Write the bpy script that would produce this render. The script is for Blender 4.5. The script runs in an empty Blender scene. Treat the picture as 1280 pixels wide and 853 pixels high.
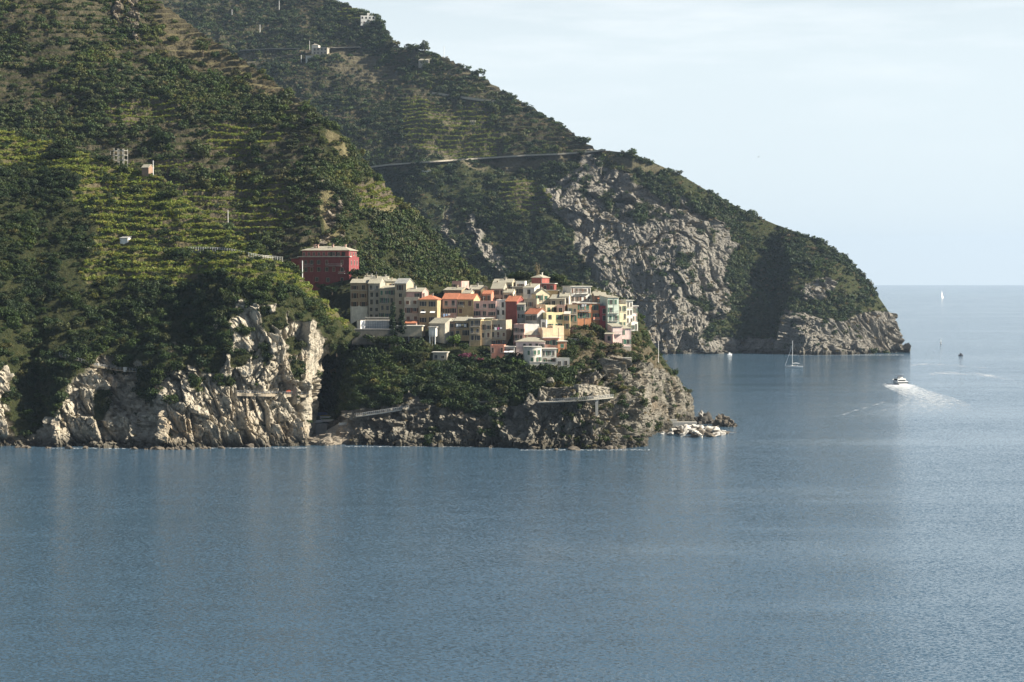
import bpy, bmesh, math, random
import numpy as np
from mathutils import Vector, Matrix
R = math.radians
random.seed(7)
rng = np.random.default_rng(11)
scene = bpy.context.scene
COL = scene.collection

# ------------------------------------------------------------------ camera
F = 2400.0; CX, CY = 640.0, 426.5; HORIZ = 348.0; CAMH = 60.0
PITCH = math.atan((CY - HORIZ) / F)
cp, sp = math.cos(PITCH), math.sin(PITCH)

def at(px, py, Y):
    """world point seen at photo pixel (px,py) at forward distance Y (works on arrays)"""
    cx = (np.asarray(px, float) - CX) / F
    cy = -(np.asarray(py, float) - CY) / F
    dy = cy * sp + cp
    dz = cy * cp - sp
    s = np.asarray(Y, float) / dy
    return np.stack(np.broadcast_arrays(cx * s, Y * np.ones_like(s), CAMH + dz * s), -1)

def wl(py):
    """forward distance of the water surface seen at row py"""
    cy = -(py - CY) / F
    return -CAMH * (cy * sp + cp) / (cy * cp - sp)

def vec(px, py, Y):
    return Vector(at(px, py, Y).tolist())

cam = bpy.data.cameras.new('camera'); camo = bpy.data.objects.new('camera', cam); COL.objects.link(camo)
camo.location = (0, 0, CAMH); camo.rotation_euler = (math.pi / 2 - PITCH, 0, 0)
cam.sensor_width = 36.0; cam.lens = 36.0 * F / 1280.0
cam.clip_start = 1.0; cam.clip_end = 60000.0
scene.camera = camo

# ------------------------------------------------------------------ light
SUN_EL, SUN_A = 33.0, 9.0
S = Vector((math.cos(R(SUN_EL)) * math.cos(R(SUN_A)), -math.cos(R(SUN_EL)) * math.sin(R(SUN_A)), math.sin(R(SUN_EL))))
sl = bpy.data.lights.new('sun', 'SUN'); sl.energy = 5.0; sl.angle = R(0.53); sl.color = (1.0, 0.92, 0.78)
so = bpy.data.objects.new('sun', sl); COL.objects.link(so); so.rotation_euler = S.to_track_quat('Z', 'Y').to_euler()
world = bpy.data.worlds.new('World'); scene.world = world; world.use_nodes = True
wn = world.node_tree; wn.nodes.clear()
wo = wn.nodes.new('ShaderNodeOutputWorld'); bg = wn.nodes.new('ShaderNodeBackground')
sky = wn.nodes.new('ShaderNodeTexSky'); sky.sky_type = 'NISHITA'; sky.sun_disc = False
sky.sun_elevation = R(SUN_EL); sky.sun_rotation = R(90 + SUN_A)
sky.altitude = 60; sky.air_density = 1.0; sky.dust_density = 0.8; sky.ozone_density = 2.5
bg.inputs[1].default_value = SKY_STRENGTH = 0.033
tc = wn.nodes.new('ShaderNodeTexCoord')
mp = wn.nodes.new('ShaderNodeMapping'); mp.inputs['Scale'].default_value = (4, 4, 30)
nz = wn.nodes.new('ShaderNodeTexNoise'); nz.inputs['Scale'].default_value = 1.7; nz.inputs['Detail'].default_value = 7; nz.inputs['Roughness'].default_value = 0.62
cr = wn.nodes.new('ShaderNodeValToRGB'); cr.color_ramp.elements[0].position = 0.50; cr.color_ramp.elements[1].position = 0.80
cr.color_ramp.elements[0].color = (0, 0, 0, 1); cr.color_ramp.elements[1].color = (1, 1, 1, 1)
sx = wn.nodes.new('ShaderNodeSeparateXYZ')
el = wn.nodes.new('ShaderNodeMapRange'); el.inputs[1].default_value = 0.05; el.inputs[2].default_value = 0.15; el.inputs[3].default_value = 0.0; el.inputs[4].default_value = 0.55
mu = wn.nodes.new('ShaderNodeMath'); mu.operation = 'MULTIPLY'
mx = wn.nodes.new('ShaderNodeMix'); mx.data_type = 'RGBA'
mx.inputs['B'].default_value = (15.8, 16.2, 16.4, 1)
wn.links.new(tc.outputs['Generated'], mp.inputs[0]); wn.links.new(mp.outputs[0], nz.inputs['Vector'])
wn.links.new(nz.outputs['Fac'], cr.inputs[0]); wn.links.new(tc.outputs['Generated'], sx.inputs[0])
wn.links.new(sx.outputs['Z'], el.inputs[0]); wn.links.new(cr.outputs[0], mu.inputs[0]); wn.links.new(el.outputs[0], mu.inputs[1])
# a hazy summer horizon: the low sky whitens towards pale blue
hz = wn.nodes.new('ShaderNodeMapRange'); hz.interpolation_type = 'SMOOTHSTEP'; hz.inputs[1].default_value = 0.10; hz.inputs[2].default_value = 0.31; hz.inputs[3].default_value = 0.93; hz.inputs[4].default_value = 0.0
hm = wn.nodes.new('ShaderNodeMix'); hm.data_type = 'RGBA'; hm.inputs['B'].default_value = (11.5, 12.9, 13.5, 1)
wn.links.new(sx.outputs['Z'], hz.inputs[0]); wn.links.new(hz.outputs[0], hm.inputs['Factor']); wn.links.new(sky.outputs[0], hm.inputs['A'])
wn.links.new(mu.outputs[0], mx.inputs['Factor']); wn.links.new(hm.outputs['Result'], mx.inputs['A'])
wn.links.new(mx.outputs['Result'], bg.inputs[0]); wn.links.new(bg.outputs[0], wo.inputs[0])
vs = scene.view_settings; vs.view_transform = 'Standard'; vs.look = 'None'; vs.exposure = 1.22; vs.gamma = 1.0; vs.use_curve_mapping = False
scene.cycles.max_bounces = 5; scene.cycles.diffuse_bounces = 2; scene.cycles.glossy_bounces = 2
scene.cycles.transparent_max_bounces = 6; scene.cycles.volume_bounces = 0
scene.cycles.caustics_reflective = False; scene.cycles.caustics_refractive = False
scene.cycles.use_denoising = True
scene.cycles.denoiser = 'OPENIMAGEDENOISE'; scene.cycles.denoising_input_passes = 'RGB_ALBEDO_NORMAL'

# ------------------------------------------------------------------ tags
def tag(o, label=None, cat=None, group=None, kind=None):
    if label: o['label'] = label
    if cat: o['category'] = cat
    if group: o['group'] = group
    if kind: o['kind'] = kind
    return o

def empty(name, loc, rz=0.0):
    o = bpy.data.objects.new(name, None); COL.objects.link(o); o.location = loc; o.rotation_euler = (0, 0, rz)
    o.empty_display_size = 0.5
    return o

def link(name, me, parent=None, loc=None):
    o = bpy.data.objects.new(name, me); COL.objects.link(o)
    if parent is not None: o.parent = parent
    if loc is not None: o.location = loc
    return o

class MB:
    def __init__(s): s.v = []; s.f = []; s.m = []
    def add(s, vs, fs, mi=0):
        b = len(s.v); s.v += [tuple(p) for p in vs]
        s.f += [tuple(i + b for i in f) for f in fs]; s.m += [mi] * len(fs)
        return s
    def box(s, x0, x1, y0, y1, z0, z1, mi=0):
        return s.add([(x0,y0,z0),(x1,y0,z0),(x1,y1,z0),(x0,y1,z0),(x0,y0,z1),(x1,y0,z1),(x1,y1,z1),(x0,y1,z1)],
                     [(0,3,2,1),(4,5,6,7),(0,1,5,4),(1,2,6,5),(2,3,7,6),(3,0,4,7)], mi)
    def prism(s, poly, y0, y1, mi=0, axis='y'):
        """poly: list of (a,z) counter-clockwise seen from -y; extruded y0..y1 (axis y) or x0..x1 (axis x, a is y)"""
        n = len(poly)
        if axis == 'y': vs = [(a, y0, z) for a, z in poly] + [(a, y1, z) for a, z in poly]
        else: vs = [(y0, a, z) for a, z in poly] + [(y1, a, z) for a, z in poly]
        fs = [tuple(range(n)), tuple(range(2 * n - 1, n - 1, -1))] + [(i, i + n, (i + 1) % n + n, (i + 1) % n) for i in range(n)]
        return s.add(vs, fs, mi)
    def tube(s, pts, rad, n=6, mi=0):
        pts = [Vector(p) for p in pts]; rings = []
        if not isinstance(rad, (list, tuple)): rad = [rad] * len(pts)
        vs = []
        for i, p in enumerate(pts):
            d = (pts[min(i + 1, len(pts) - 1)] - pts[max(i - 1, 0)]).normalized()
            a = d.cross(Vector((0, 0, 1)) if abs(d.z) < 0.9 else Vector((1, 0, 0))).normalized(); b = d.cross(a)
            for k in range(n):
                t = 2 * math.pi * k / n
                vs.append(p + (a * math.cos(t) + b * math.sin(t)) * rad[i])
        fs = []
        for i in range(len(pts) - 1):
            for k in range(n):
                fs.append((i * n + k, i * n + (k + 1) % n, (i + 1) * n + (k + 1) % n, (i + 1) * n + k))
        fs.append(tuple(range(n))); fs.append(tuple(range(len(vs) - 1, len(vs) - n - 1, -1)))
        return s.add(vs, fs, mi)
    def mesh(s, name, mats):
        me = bpy.data.meshes.new(name); me.from_pydata(s.v, [], s.f)
        for m in (mats if isinstance(mats, (list, tuple)) else [mats]): me.materials.append(m)
        me.polygons.foreach_set('material_index', s.m)
        bm = bmesh.new(); bm.from_mesh(me); bmesh.ops.recalc_face_normals(bm, faces=bm.faces); bm.to_mesh(me); bm.free()
        return me
    def build(s, name, mats, parent=None, loc=None):
        return link(name, s.mesh(name, mats), parent, loc)

# ------------------------------------------------------------------ materials
class NT:
    def __init__(s, name):
        s.m = bpy.data.materials.new(name); s.m.use_nodes = True; s.t = s.m.node_tree
        s.b = s.t.nodes['Principled BSDF']; s.o = s.t.nodes['Material Output']
    def n(s, typ, **kw):
        x = s.t.nodes.new(typ)
        for k, v in kw.items():
            if k.startswith('_'): setattr(x, k[1:], v)
            else: x.inputs[k.replace('_', ' ')].default_value = v
        return x
    def l(s, a, b): s.t.links.new(a, b)
    def noise(s, scale, detail=4, rough=0.55, coord='Object', stretch=None):
        tcn = s.n('ShaderNodeTexCoord')
        src = tcn.outputs[coord]
        if stretch:
            mpn = s.n('ShaderNodeMapping'); mpn.inputs['Scale'].default_value = stretch[:3]
            if len(stretch) > 3: mpn.inputs['Rotation'].default_value = stretch[3:]
            s.l(src, mpn.inputs[0]); src = mpn.outputs[0]
        x = s.n('ShaderNodeTexNoise', Scale=scale, Detail=detail, Roughness=rough); s.l(src, x.inputs['Vector'])
        return x.outputs['Fac']
    def ramp(s, fac, stops):
        r = s.n('ShaderNodeValToRGB'); e = r.color_ramp.elements
        while len(e) < len(stops): e.new(0.5)
        for i, (p, c) in enumerate(stops):
            e[i].position = p; e[i].color = (c, c, c, 1) if isinstance(c, (int, float)) else (*c, 1)
        s.l(fac, r.inputs[0]); return r.outputs[0]
    def mix(s, fac, a, b, blend='MIX'):
        x = s.n('ShaderNodeMix', _data_type='RGBA', _blend_type=blend)
        for sock, v in ((x.inputs['Factor'], fac), (x.inputs['A'], a), (x.inputs['B'], b)):
            if isinstance(v, (int, float)): sock.default_value = v if sock.name == 'Factor' else (v, v, v, 1)
            elif isinstance(v, tuple): sock.default_value = (*v, 1)
            else: s.l(v, sock)
        return x.outputs['Result']
    def math(s, op, a, b=0.0):
        x = s.n('ShaderNodeMath', _operation=op)
        for i, v in enumerate((a, b)):
            if isinstance(v, (int, float)): x.inputs[i].default_value = v
            else: s.l(v, x.inputs[i])
        return x.outputs[0]
    def attr(s, name):
        return s.n('ShaderNodeAttribute', _attribute_name=name).outputs['Fac']
    def bump(s, h, strength, dist):
        b = s.n('ShaderNodeBump', Strength=strength, Distance=dist); s.l(h, b.inputs['Height']); s.l(b.outputs[0], s.b.inputs['Normal'])

_mats = {}
def paint(name, c, rough=0.85, var=0.18, scale=0.6, stain=True, spec=0.25):
    if name in _mats: return _mats[name]
    t = NT(name); t.b.inputs['Roughness'].default_value = rough; t.b.inputs['Specular IOR Level'].default_value = spec
    f = t.noise(scale, 5, 0.6)
    dark = tuple(x * (1 - var) for x in c); lite = tuple(min(1, x * (1 + var * 0.6)) for x in c)
    col = t.ramp(f, [(0.3, dark), (0.7, lite)])
    if stain:
        f2 = t.noise(1.1, 6, 0.65, stretch=(1.6, 1.6, 0.25))
        col = t.mix(t.ramp(f2, [(0.46, 0.0), (0.68, 0.75)]), col, tuple(x * 0.72 for x in c))
    t.l(col, t.b.inputs['Base Color']); _mats[name] = t.m
    return t.m

def tiles(name, c):
    if name in _mats: return _mats[name]
    t = NT(name); t.b.inputs['Roughness'].default_value = 0.9; t.b.inputs['Specular IOR Level'].default_value = 0.2
    f = t.noise(2.2, 5, 0.7); f2 = t.noise(0.35, 3)
    col = t.ramp(f, [(0.3, tuple(x * 0.72 for x in c)), (0.7, tuple(min(1, x * 1.15) for x in c))])
    col = t.mix(t.ramp(f2, [(0.45, 0), (0.7, 0.45)]), col, tuple(x * 0.65 for x in c))
    t.l(col, t.b.inputs['Base Color'])
    tcn = t.n('ShaderNodeTexCoord'); w = t.n('ShaderNodeTexWave', Scale=1.6, Distortion=0.6); t.l(tcn.outputs['Object'], w.inputs['Vector'])
    t.bump(w.outputs['Fac'], 0.5, 0.06)
    _mats[name] = t.m; return t.m

def leaf_mat(name, cols, rough=0.6, patch=False):
    t = NT(name); t.b.inputs['Roughness'].default_value = rough; t.b.inputs['Specular IOR Level'].default_value = 0.25
    oi = t.n('ShaderNodeObjectInfo'); n = len(cols)
    c = t.ramp(oi.outputs['Random'], [((i + 0.0) / max(1, n - 1), k) for i, k in enumerate(cols)])
    f = t.noise(0.9, 3, coord='Object')
    c = t.mix(t.ramp(f, [(0.35, 0.0), (0.7, 0.55)]), c, t.mix(1.0, c, (1.5, 1.45, 1.15), 'MULTIPLY'))
    if patch:    # stands of different plants over the slope
        gp = t.n('ShaderNodeNewGeometry')
        for scale, tint, lo, hi in ((0.030, (1.7, 1.5, 1.0), .50, .66), (0.055, (0.62, 0.70, 0.75), .52, .64), (0.11, (1.9, 1.35, 1.1), .60, .68)):
            x = t.n('ShaderNodeTexNoise', Scale=scale, Detail=3); t.l(gp.outputs['Position'], x.inputs['Vector'])
            c = t.mix(t.ramp(x.outputs['Fac'], [(lo, 0.0), (hi, 0.8)]), c, t.mix(1.0, c, tint, 'MULTIPLY'))
    t.l(c, t.b.inputs['Base Color'])
    tr = t.n('ShaderNodeBsdfTranslucent'); t.l(c, tr.inputs[0]); ms = t.n('ShaderNodeMixShader'); ms.inputs[0].default_value = 0.18
    t.l(t.b.outputs[0], ms.inputs[1]); t.l(tr.outputs[0], ms.inputs[2]); t.l(ms.outputs[0], t.o.inputs[0])
    return t.m

GLASS = NT('window_glass'); GLASS.b.inputs['Base Color'].default_value = (0.018, 0.02, 0.022, 1); GLASS.b.inputs['Roughness'].default_value = 0.15; GLASS.b.inputs['Specular IOR Level'].default_value = 0.2; GLASS = GLASS.m
BARK = paint('bark', (0.09, 0.07, 0.05), var=0.3)
WHITE = paint('white_paint', (0.78, 0.76, 0.72), stain=False, var=0.06)
METAL = paint('grey_metal', (0.35, 0.36, 0.36), rough=0.5, stain=False)
CONC = paint('concrete', (0.40, 0.385, 0.35), var=0.25)
STONE = paint('stone_wall', (0.33, 0.30, 0.25), var=0.4, scale=1.5)
SLATE = tiles('slate_roof', (0.37, 0.345, 0.27))
TERRA = tiles('terracotta_roof', (0.44, 0.175, 0.10))
GREYR = tiles('grey_roof', (0.34, 0.34, 0.32))

# ------------------------------------------------------------------ numpy noise
def h3(i, j, k, seed):
    with np.errstate(over='ignore'):
        h = (i.astype(np.uint32) * np.uint32(374761393)) ^ (j.astype(np.uint32) * np.uint32(668265263)) ^ (k.astype(np.uint32) * np.uint32(2147483647 - 30)) ^ np.uint32(seed * 974711 + 12345)
        h = (h ^ (h >> np.uint32(13))) * np.uint32(1274126177)
        h = (h ^ (h >> np.uint32(16))) * np.uint32(2246822519)
        h = h ^ (h >> np.uint32(13))
    return h.astype(np.float64) / 4294967295.0

def vnoise(P, seed=0):
    b = np.floor(P).astype(np.int64); f = P - b; u = f * f * (3 - 2 * f)
    r = 0
    for dx in (0, 1):
        for dy in (0, 1):
            for dz in (0, 1):
                w = (u[..., 0] if dx else 1 - u[..., 0]) * (u[..., 1] if dy else 1 - u[..., 1]) * (u[..., 2] if dz else 1 - u[..., 2])
                r = r + w * h3(b[..., 0] + dx, b[..., 1] + dy, b[..., 2] + dz, seed)
    return r * 2 - 1

def fbm(P, scale, oct=4, seed=0, gain=0.5):
    a, r, q = 1.0, 0, P / scale
    for o in range(oct):
        r = r + a * vnoise(q + o * 17.3, seed + o); q = q * 2.03; a *= gain
    return r

def facets(P, cell, seed, crack=0.0):
    """blocky broken-rock field: every Worley cell is a tilted plane"""
    q = P / cell; b = np.floor(q).astype(np.int64)
    best = np.full(q.shape[:-1], 1e9); second = best.copy(); rel = np.zeros_like(q); ids = np.zeros(q.shape[:-1] + (3,), np.int64)
    for dx in (-1, 0, 1):
        for dy in (-1, 0, 1):
            for dz in (-1, 0, 1):
                c = b + np.array([dx, dy, dz])
                fp = np.stack([h3(c[..., 0], c[..., 1], c[..., 2], seed + t) for t in (1, 2, 3)], -1) + c
                d = q - fp; dd = (d * d).sum(-1); m = dd < best
                second = np.where(m, best, np.minimum(second, dd))
                best = np.where(m, dd, best); rel[m] = d[m]; ids[m] = c[m]
    g = np.stack([h3(ids[..., 0], ids[..., 1], ids[..., 2], seed + t) for t in (5, 6, 7)], -1) * 2 - 1
    o = h3(ids[..., 0], ids[..., 1], ids[..., 2], seed + 9) - 0.5
    e = np.sqrt(second) - np.sqrt(best)
    return (g * rel).sum(-1) * 1.5 + o * 0.8 - crack * np.exp(-(e / 0.05) ** 2)

def inpoly(px, py, poly):
    r = np.zeros(px.shape, bool); n = len(poly)
    for i in range(n):
        x0, y0 = poly[i]; x1, y1 = poly[(i + 1) % n]
        if y0 == y1: continue
        c = ((y0 > py) != (y1 > py)) & (px < (x1 - x0) * (py - y0) / (y1 - y0) + x0)
        r ^= c
    return r
# ------------------------------------------------------------------ the land: four lofted masses
def smooth(a, n):
    for _ in range(n):
        b = a.copy(); b[1:-1] = (a[:-2] + 2 * a[1:-1] + a[2:]) / 4; a = b
    return a

class Land:
    def __init__(s, cols, res, rres, smoothY=6):
        """cols: [(px, [(py, Y) base .. ridge])]; Y None = on the waterline"""
        k = len(cols[0][1]); xs = np.array([c[0] for c in cols], float)
        s.px = np.arange(xs[0], xs[-1] + 1e-6, res)
        rows = []
        for r in range(k):
            ys = np.array([c[1][r][0] for c in cols], float)
            Ys = np.array([c[1][r][1] if c[1][r][1] is not None else wl(c[1][r][0]) for c in cols], float)
            py = np.interp(s.px, xs, ys); Y = np.interp(s.px, xs, Ys)
            n = max(1, int(smoothY / res))
            if r == 0: py = smooth(py, 2); Y = smooth(wl(py), 2) if cols[0][1][0][1] is None else smooth(Y, n)
            else: Y = smooth(Y, n)
            rows.append((py, Y))
        PY = np.stack([r[0] for r in rows]); YY = np.stack([r[1] for r in rows])
        s.rowpy, s.rowY = PY, YY
        seg = [max(2, int(np.max(np.abs(PY[r] - PY[r + 1])) / rres)) for r in range(k - 1)]
        v = np.concatenate([r + np.arange(seg[r]) / seg[r] for r in range(k - 1)] + [[k - 1.0]])
        i = np.minimum(v.astype(int), k - 2); f = (v - i)[:, None]
        s.py = PY[i] * (1 - f) + PY[i + 1] * f
        Y = YY[i] * (1 - f) + YY[i + 1] * f
        Y = smooth(Y, max(1, int(10 / rres)))
        s.Y = Y; s.PX = np.broadcast_to(s.px, s.py.shape).copy()
        s.P = at(s.PX, s.py, s.Y)
        s.nrow, s.ncol = s.py.shape
    def normals(s, P, k=1):
        du = np.zeros_like(P); dv = np.zeros_like(P)
        du[:, k:-k] = P[:, 2 * k:] - P[:, :-2 * k]; du[:, :k] = du[:, k:k + 1]; du[:, -k:] = du[:, -k - 1:-k]
        dv[k:-k] = P[2 * k:] - P[:-2 * k]; dv[:k] = dv[k:k + 1]; dv[-k:] = dv[-k - 1:-k]
        n = np.cross(du, dv); n /= np.linalg.norm(n, axis=-1, keepdims=True) + 1e-9
        return n
    def Yof(s, px, py):
        """undisplaced forward distance at a photo pixel"""
        j = float(np.clip((px - s.px[0]) / (s.px[1] - s.px[0]), 0, s.ncol - 1.001)); a = int(j); f = j - a
        y = s.py[:, a] * (1 - f) + s.py[:, a + 1] * f; Y = s.Y[:, a] * (1 - f) + s.Y[:, a + 1] * f
        return float(np.interp(py, y[::-1], Y[::-1]))
    def mesh(s, name, mats, attrs, back, skirt):
        """grid + rows behind the ridge + side skirts, as one closed-off hill"""
        P = s.P; top = P[-1]; extra = []
        for dy, dz in back:
            q = top.copy(); q[:, 1] += dy; q[:, 2] = np.maximum(q[:, 2] + dz, -5); extra.append(q)
        base = P[0].copy(); base[:, 1] -= 1.0; base[:, 2] = np.minimum(base[:, 2], 0) - 5
        G = np.concatenate([base[None], P] + [e[None] for e in extra], 0)
        R0 = G[:, :1].copy(); R1 = G[:, -1:].copy(); R0[..., 1] += skirt; R1[..., 1] += skirt
        G = np.concatenate([R0, G, R1], 1); nr, nc = G.shape[:2]
        idx = np.arange(nr * nc).reshape(nr, nc)
        quads = np.stack([idx[:-1, :-1], idx[:-1, 1:], idx[1:, 1:], idx[1:, :-1]], -1).reshape(-1, 4)
        me = bpy.data.meshes.new(name); me.vertices.add(nr * nc); me.vertices.foreach_set('co', G.reshape(-1).astype(np.float32))
        me.loops.add(quads.size); me.loops.foreach_set('vertex_index', quads.reshape(-1).astype(np.int32))
        me.polygons.add(len(quads)); me.polygons.foreach_set('loop_start', (np.arange(len(quads)) * 4).astype(np.int32))
        me.update(calc_edges=True)
        for an, arr in attrs.items():
            A = np.concatenate([arr[:1], arr] + [arr[-1:]] * len(extra), 0); A = np.concatenate([A[:, :1], A, A[:, -1:]], 1)
            at_ = me.attributes.new(an, 'FLOAT', 'POINT'); at_.data.foreach_set('value', A.reshape(-1).astype(np.float32))
        me.materials.append(mats); me.shade_flat()
        o = link(name, me); o['kind'] = 'structure'
        return o

    def snap(s, px, py):
        """the finished (displaced) surface point seen nearest to a photo pixel"""
        if not hasattr(s, 'uv'):
            P = s.P - np.array([0, 0, CAMH]); cy = (P[..., 2] * cp + P[..., 1] * sp); cz = (P[..., 1] * cp - P[..., 2] * sp)
            s.uv = (CX + P[..., 0] / cz * F, CY - cy / cz * F)
        d = (s.uv[0] - px) ** 2 + (s.uv[1] - py) ** 2 + 0.02 * np.maximum(0, s.P[..., 1] - s.P[..., 1].min())
        return s.P.reshape(-1, 3)[int(np.argmin(d))]

W = None
A = Land([
 (-90, [(559, W), (500, 694), (440, 702), (300, 755), (140, 835)]),
 (0,   [(559, W), (490, 694), (430, 706), (300, 765), (163, 842)]),
 (45,  [(558, W), (490, 704), (430, 716), (310, 764), (172, 838)]),
 (70,  [(560, W), (515, 686), (440, 708), (320, 755), (179, 832)]),
 (100, [(559, W), (490, 692), (440, 706), (330, 750), (189, 826)]),
 (150, [(560, W), (500, 698), (440, 708), (335, 745), (206, 815)]),
 (172, [(560, W), (500, 696), (440, 704), (340, 738), (213, 810)]),
 (205, [(561.5, W), (500, 681), (462, 688), (345, 734), (222, 802)]),
 (240, [(561, W), (500, 683), (460, 689), (345, 728), (258, 784)]),
 (290, [(559.5, W), (480, 689), (400, 695), (345, 713), (290, 756)]),
 (330, [(558, W), (470, 692), (378, 698), (345, 711), (314, 736)]),
 (365, [(557, W), (470, 697), (395, 702), (354, 714), (336, 728)]),
 (386, [(556, W), (480, 701), (408, 705), (374, 715), (357, 726)]),
 (396, [(540, 716), (470, 712), (415, 711), (390, 718), (370, 726)]),
 (404, [(470, 724), (440, 722), (418, 719), (398, 722), (374, 728)]),
 (425, [(432, 727), (428, 727), (420, 727), (408, 728), (394, 731)]),
 (446, [(420, 734), (419, 734), (417, 734), (414, 734), (411, 735)])], 0.7, 0.7)

B = Land([
 (-110, [(430, 830), (250, 905), (80, 1000), (-150, 1150)]),
 (100,  [(430, 830), (250, 900), (80, 1000), (-85, 1120)]),
 (190,  [(430, 830), (260, 900), (100, 990), (-5, 1080)]),
 (250,  [(430, 830), (270, 890), (130, 970), (38, 1040)]),
 (300,  [(430, 830), (290, 880), (160, 950), (70, 1010)]),
 (350,  [(430, 830), (300, 868), (190, 925), (106, 985)]),
 (400,  [(430, 830), (310, 858), (215, 900), (143, 950)]),
 (430,  [(430, 832), (310, 862), (230, 898), (170, 935)]),
 (460,  [(430, 838), (330, 868), (260, 898), (205, 932)]),
 (500,  [(430, 850), (350, 876), (295, 900), (250, 925)]),
 (540,  [(430, 864), (368, 888), (328, 906), (292, 925)]),
 (575,  [(430, 880), (382, 900), (349, 915), (324, 928)]),
 (612,  [(430, 900), (392, 915), (372, 925), (355, 932)]),
 (660,  [(432, 915), (405, 925), (393, 932), (384, 938)]),
 (700,  [(436, 925), (425, 932), (420, 936), (415, 940)])], 0.9, 0.9)

D = Land([
 (-330, [(443, W), (330, 1700), (200, 1830), (90, 1990), (-60, 2230)]),
 (170, [(443, W), (330, 1680), (200, 1800), (90, 1950), (-40, 2150)]),
 (300, [(443, W), (330, 1660), (200, 1780), (90, 1920), (-34, 2100)]),
 (405, [(443, W), (330, 1640), (200, 1750), (90, 1880), (-6, 2030)]),
 (440, [(443, W), (330, 1635), (200, 1740), (95, 1860), (8, 1990)]),
 (470, [(443, W), (330, 1630), (200, 1730), (100, 1840), (21, 1950)]),
 (484, [(443, W), (330, 1628), (200, 1725), (105, 1830), (37, 1925)]),
 (492, [(443, W), (330, 1625), (200, 1720), (108, 1820), (56, 1890)]),
 (530, [(443, W), (330, 1612), (200, 1700), (120, 1790), (62, 1860)]),
 (560, [(443, W), (330, 1608), (205, 1695), (130, 1775), (72, 1840)]),
 (600, [(443, W), (330, 1600), (210, 1685), (145, 1750), (94, 1810)]),
 (650, [(443, W), (330, 1590), (230, 1650), (170, 1710), (126, 1760)]),
 (700, [(443, W), (330, 1580), (250, 1630), (195, 1670), (154, 1720)]),
 (748, [(443, W), (350, 1560), (270, 1600), (220, 1640), (187, 1670)]),
 (790, [(443, W), (360, 1556), (280, 1590), (225, 1625), (191, 1650)]),
 (850, [(443, W), (370, 1552), (300, 1580), (255, 1610), (218, 1640)]),
 (880, [(443, W), (380, 1556), (320, 1584), (275, 1610), (236, 1640)]),
 (925, [(442, W), (390, 1566), (340, 1596), (298, 1618), (260, 1642)]),
 (970, [(442, W), (395, 1562), (345, 1594), (310, 1620), (281, 1642)]),
 (990, [(443.5, W), (400, 1524), (360, 1552), (320, 1585), (288, 1625)]),
 (1030, [(444, W), (405, 1524), (370, 1545), (335, 1578), (303, 1610)]),
 (1060, [(443.5, W), (412, 1530), (384, 1547), (354, 1572), (327, 1600)]),
 (1090, [(443, W), (418, 1536), (398, 1548), (377, 1567), (358, 1590)]),
 (1113, [(442, W), (427, 1542), (414, 1550), (404, 1561), (392, 1575)]),
 (1128, [(441, W), (436, 1547), (431, 1552), (427, 1557), (422, 1562)]),
 (1136, [(440.5, W), (440, 1552), (439.6, 1553), (439.2, 1554), (438.8, 1555)])], 1.0, 0.9)

C = Land([
 (370, [(544, W), (512, 752), (450, 765), (395, 795), (330, 835)]),
 (395, [(544, W), (510, 750), (450, 770), (400, 790), (330, 830)]),
 (424, [(545.5, W), (507, 738), (447, 752), (405, 770), (330, 822)]),
 (440, [(556, W), (503, 711), (445, 738), (404, 764), (334, 818)]),
 (450, [(556, W), (500, 706), (443, 733), (403, 760), (340, 815)]),
 (500, [(557, W), (497, 702), (440, 728), (405, 753), (352, 800)]),
 (560, [(558, W), (497, 698), (440, 726), (402, 752), (360, 796)]),
 (610, [(558.5, W), (498, 694), (445, 722), (400, 752), (352, 796)]),
 (645, [(560, W), (498, 692), (455, 716), (400, 751), (346, 796)]),
 (662, [(562, W), (497, 686), (458, 713), (402, 750), (345, 796)]),
 (700, [(562.5, W), (494, 683), (460, 711), (406, 748), (347, 794)]),
 (735, [(562, W), (495, 682), (456, 714), (410, 748), (356, 790)]),
 (768, [(560.5, W), (502, 686), (450, 722), (414, 750), (368, 788)]),
 (795, [(558, W), (515, 694), (455, 730), (420, 755), (385, 785)]),
 (805, [(556, W), (530, 700), (462, 736), (428, 758), (403, 785)]),
 (812, [(543, W), (510, 748), (466, 757), (438, 765), (422, 785)]),
 (835, [(535.5, W), (505, 772), (482, 776), (466, 780), (456, 792)]),
 (852, [(531, W), (515, 790), (502, 792), (490, 794), (478, 800)]),
 (862, [(529, W), (522, 797), (517, 798), (512, 799), (507, 803)]),
 (868, [(527.5, W), (527, 804), (526.5, 805), (526, 806), (525, 808)])], 0.7, 0.7)

def jit(L, amp=7.0, sc=14.0, seed=3):
    """pixel coordinates roughened by world noise so that mask borders are uneven"""
    n1 = fbm(L.P, sc, 4, seed); n2 = fbm(L.P + 91.0, sc, 4, seed + 5)
    return L.PX + n1 * amp, L.py + n2 * amp

def poly_mask(X, Y, polys):
    m = np.zeros(X.shape, bool)
    for p in polys: m |= inpoly(X, Y, p)
    return m.astype(float)

def soften(m, n=2):
    for _ in range(n):
        m = smooth(m, 1); m = smooth(m.T, 1).T
    return m

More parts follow.
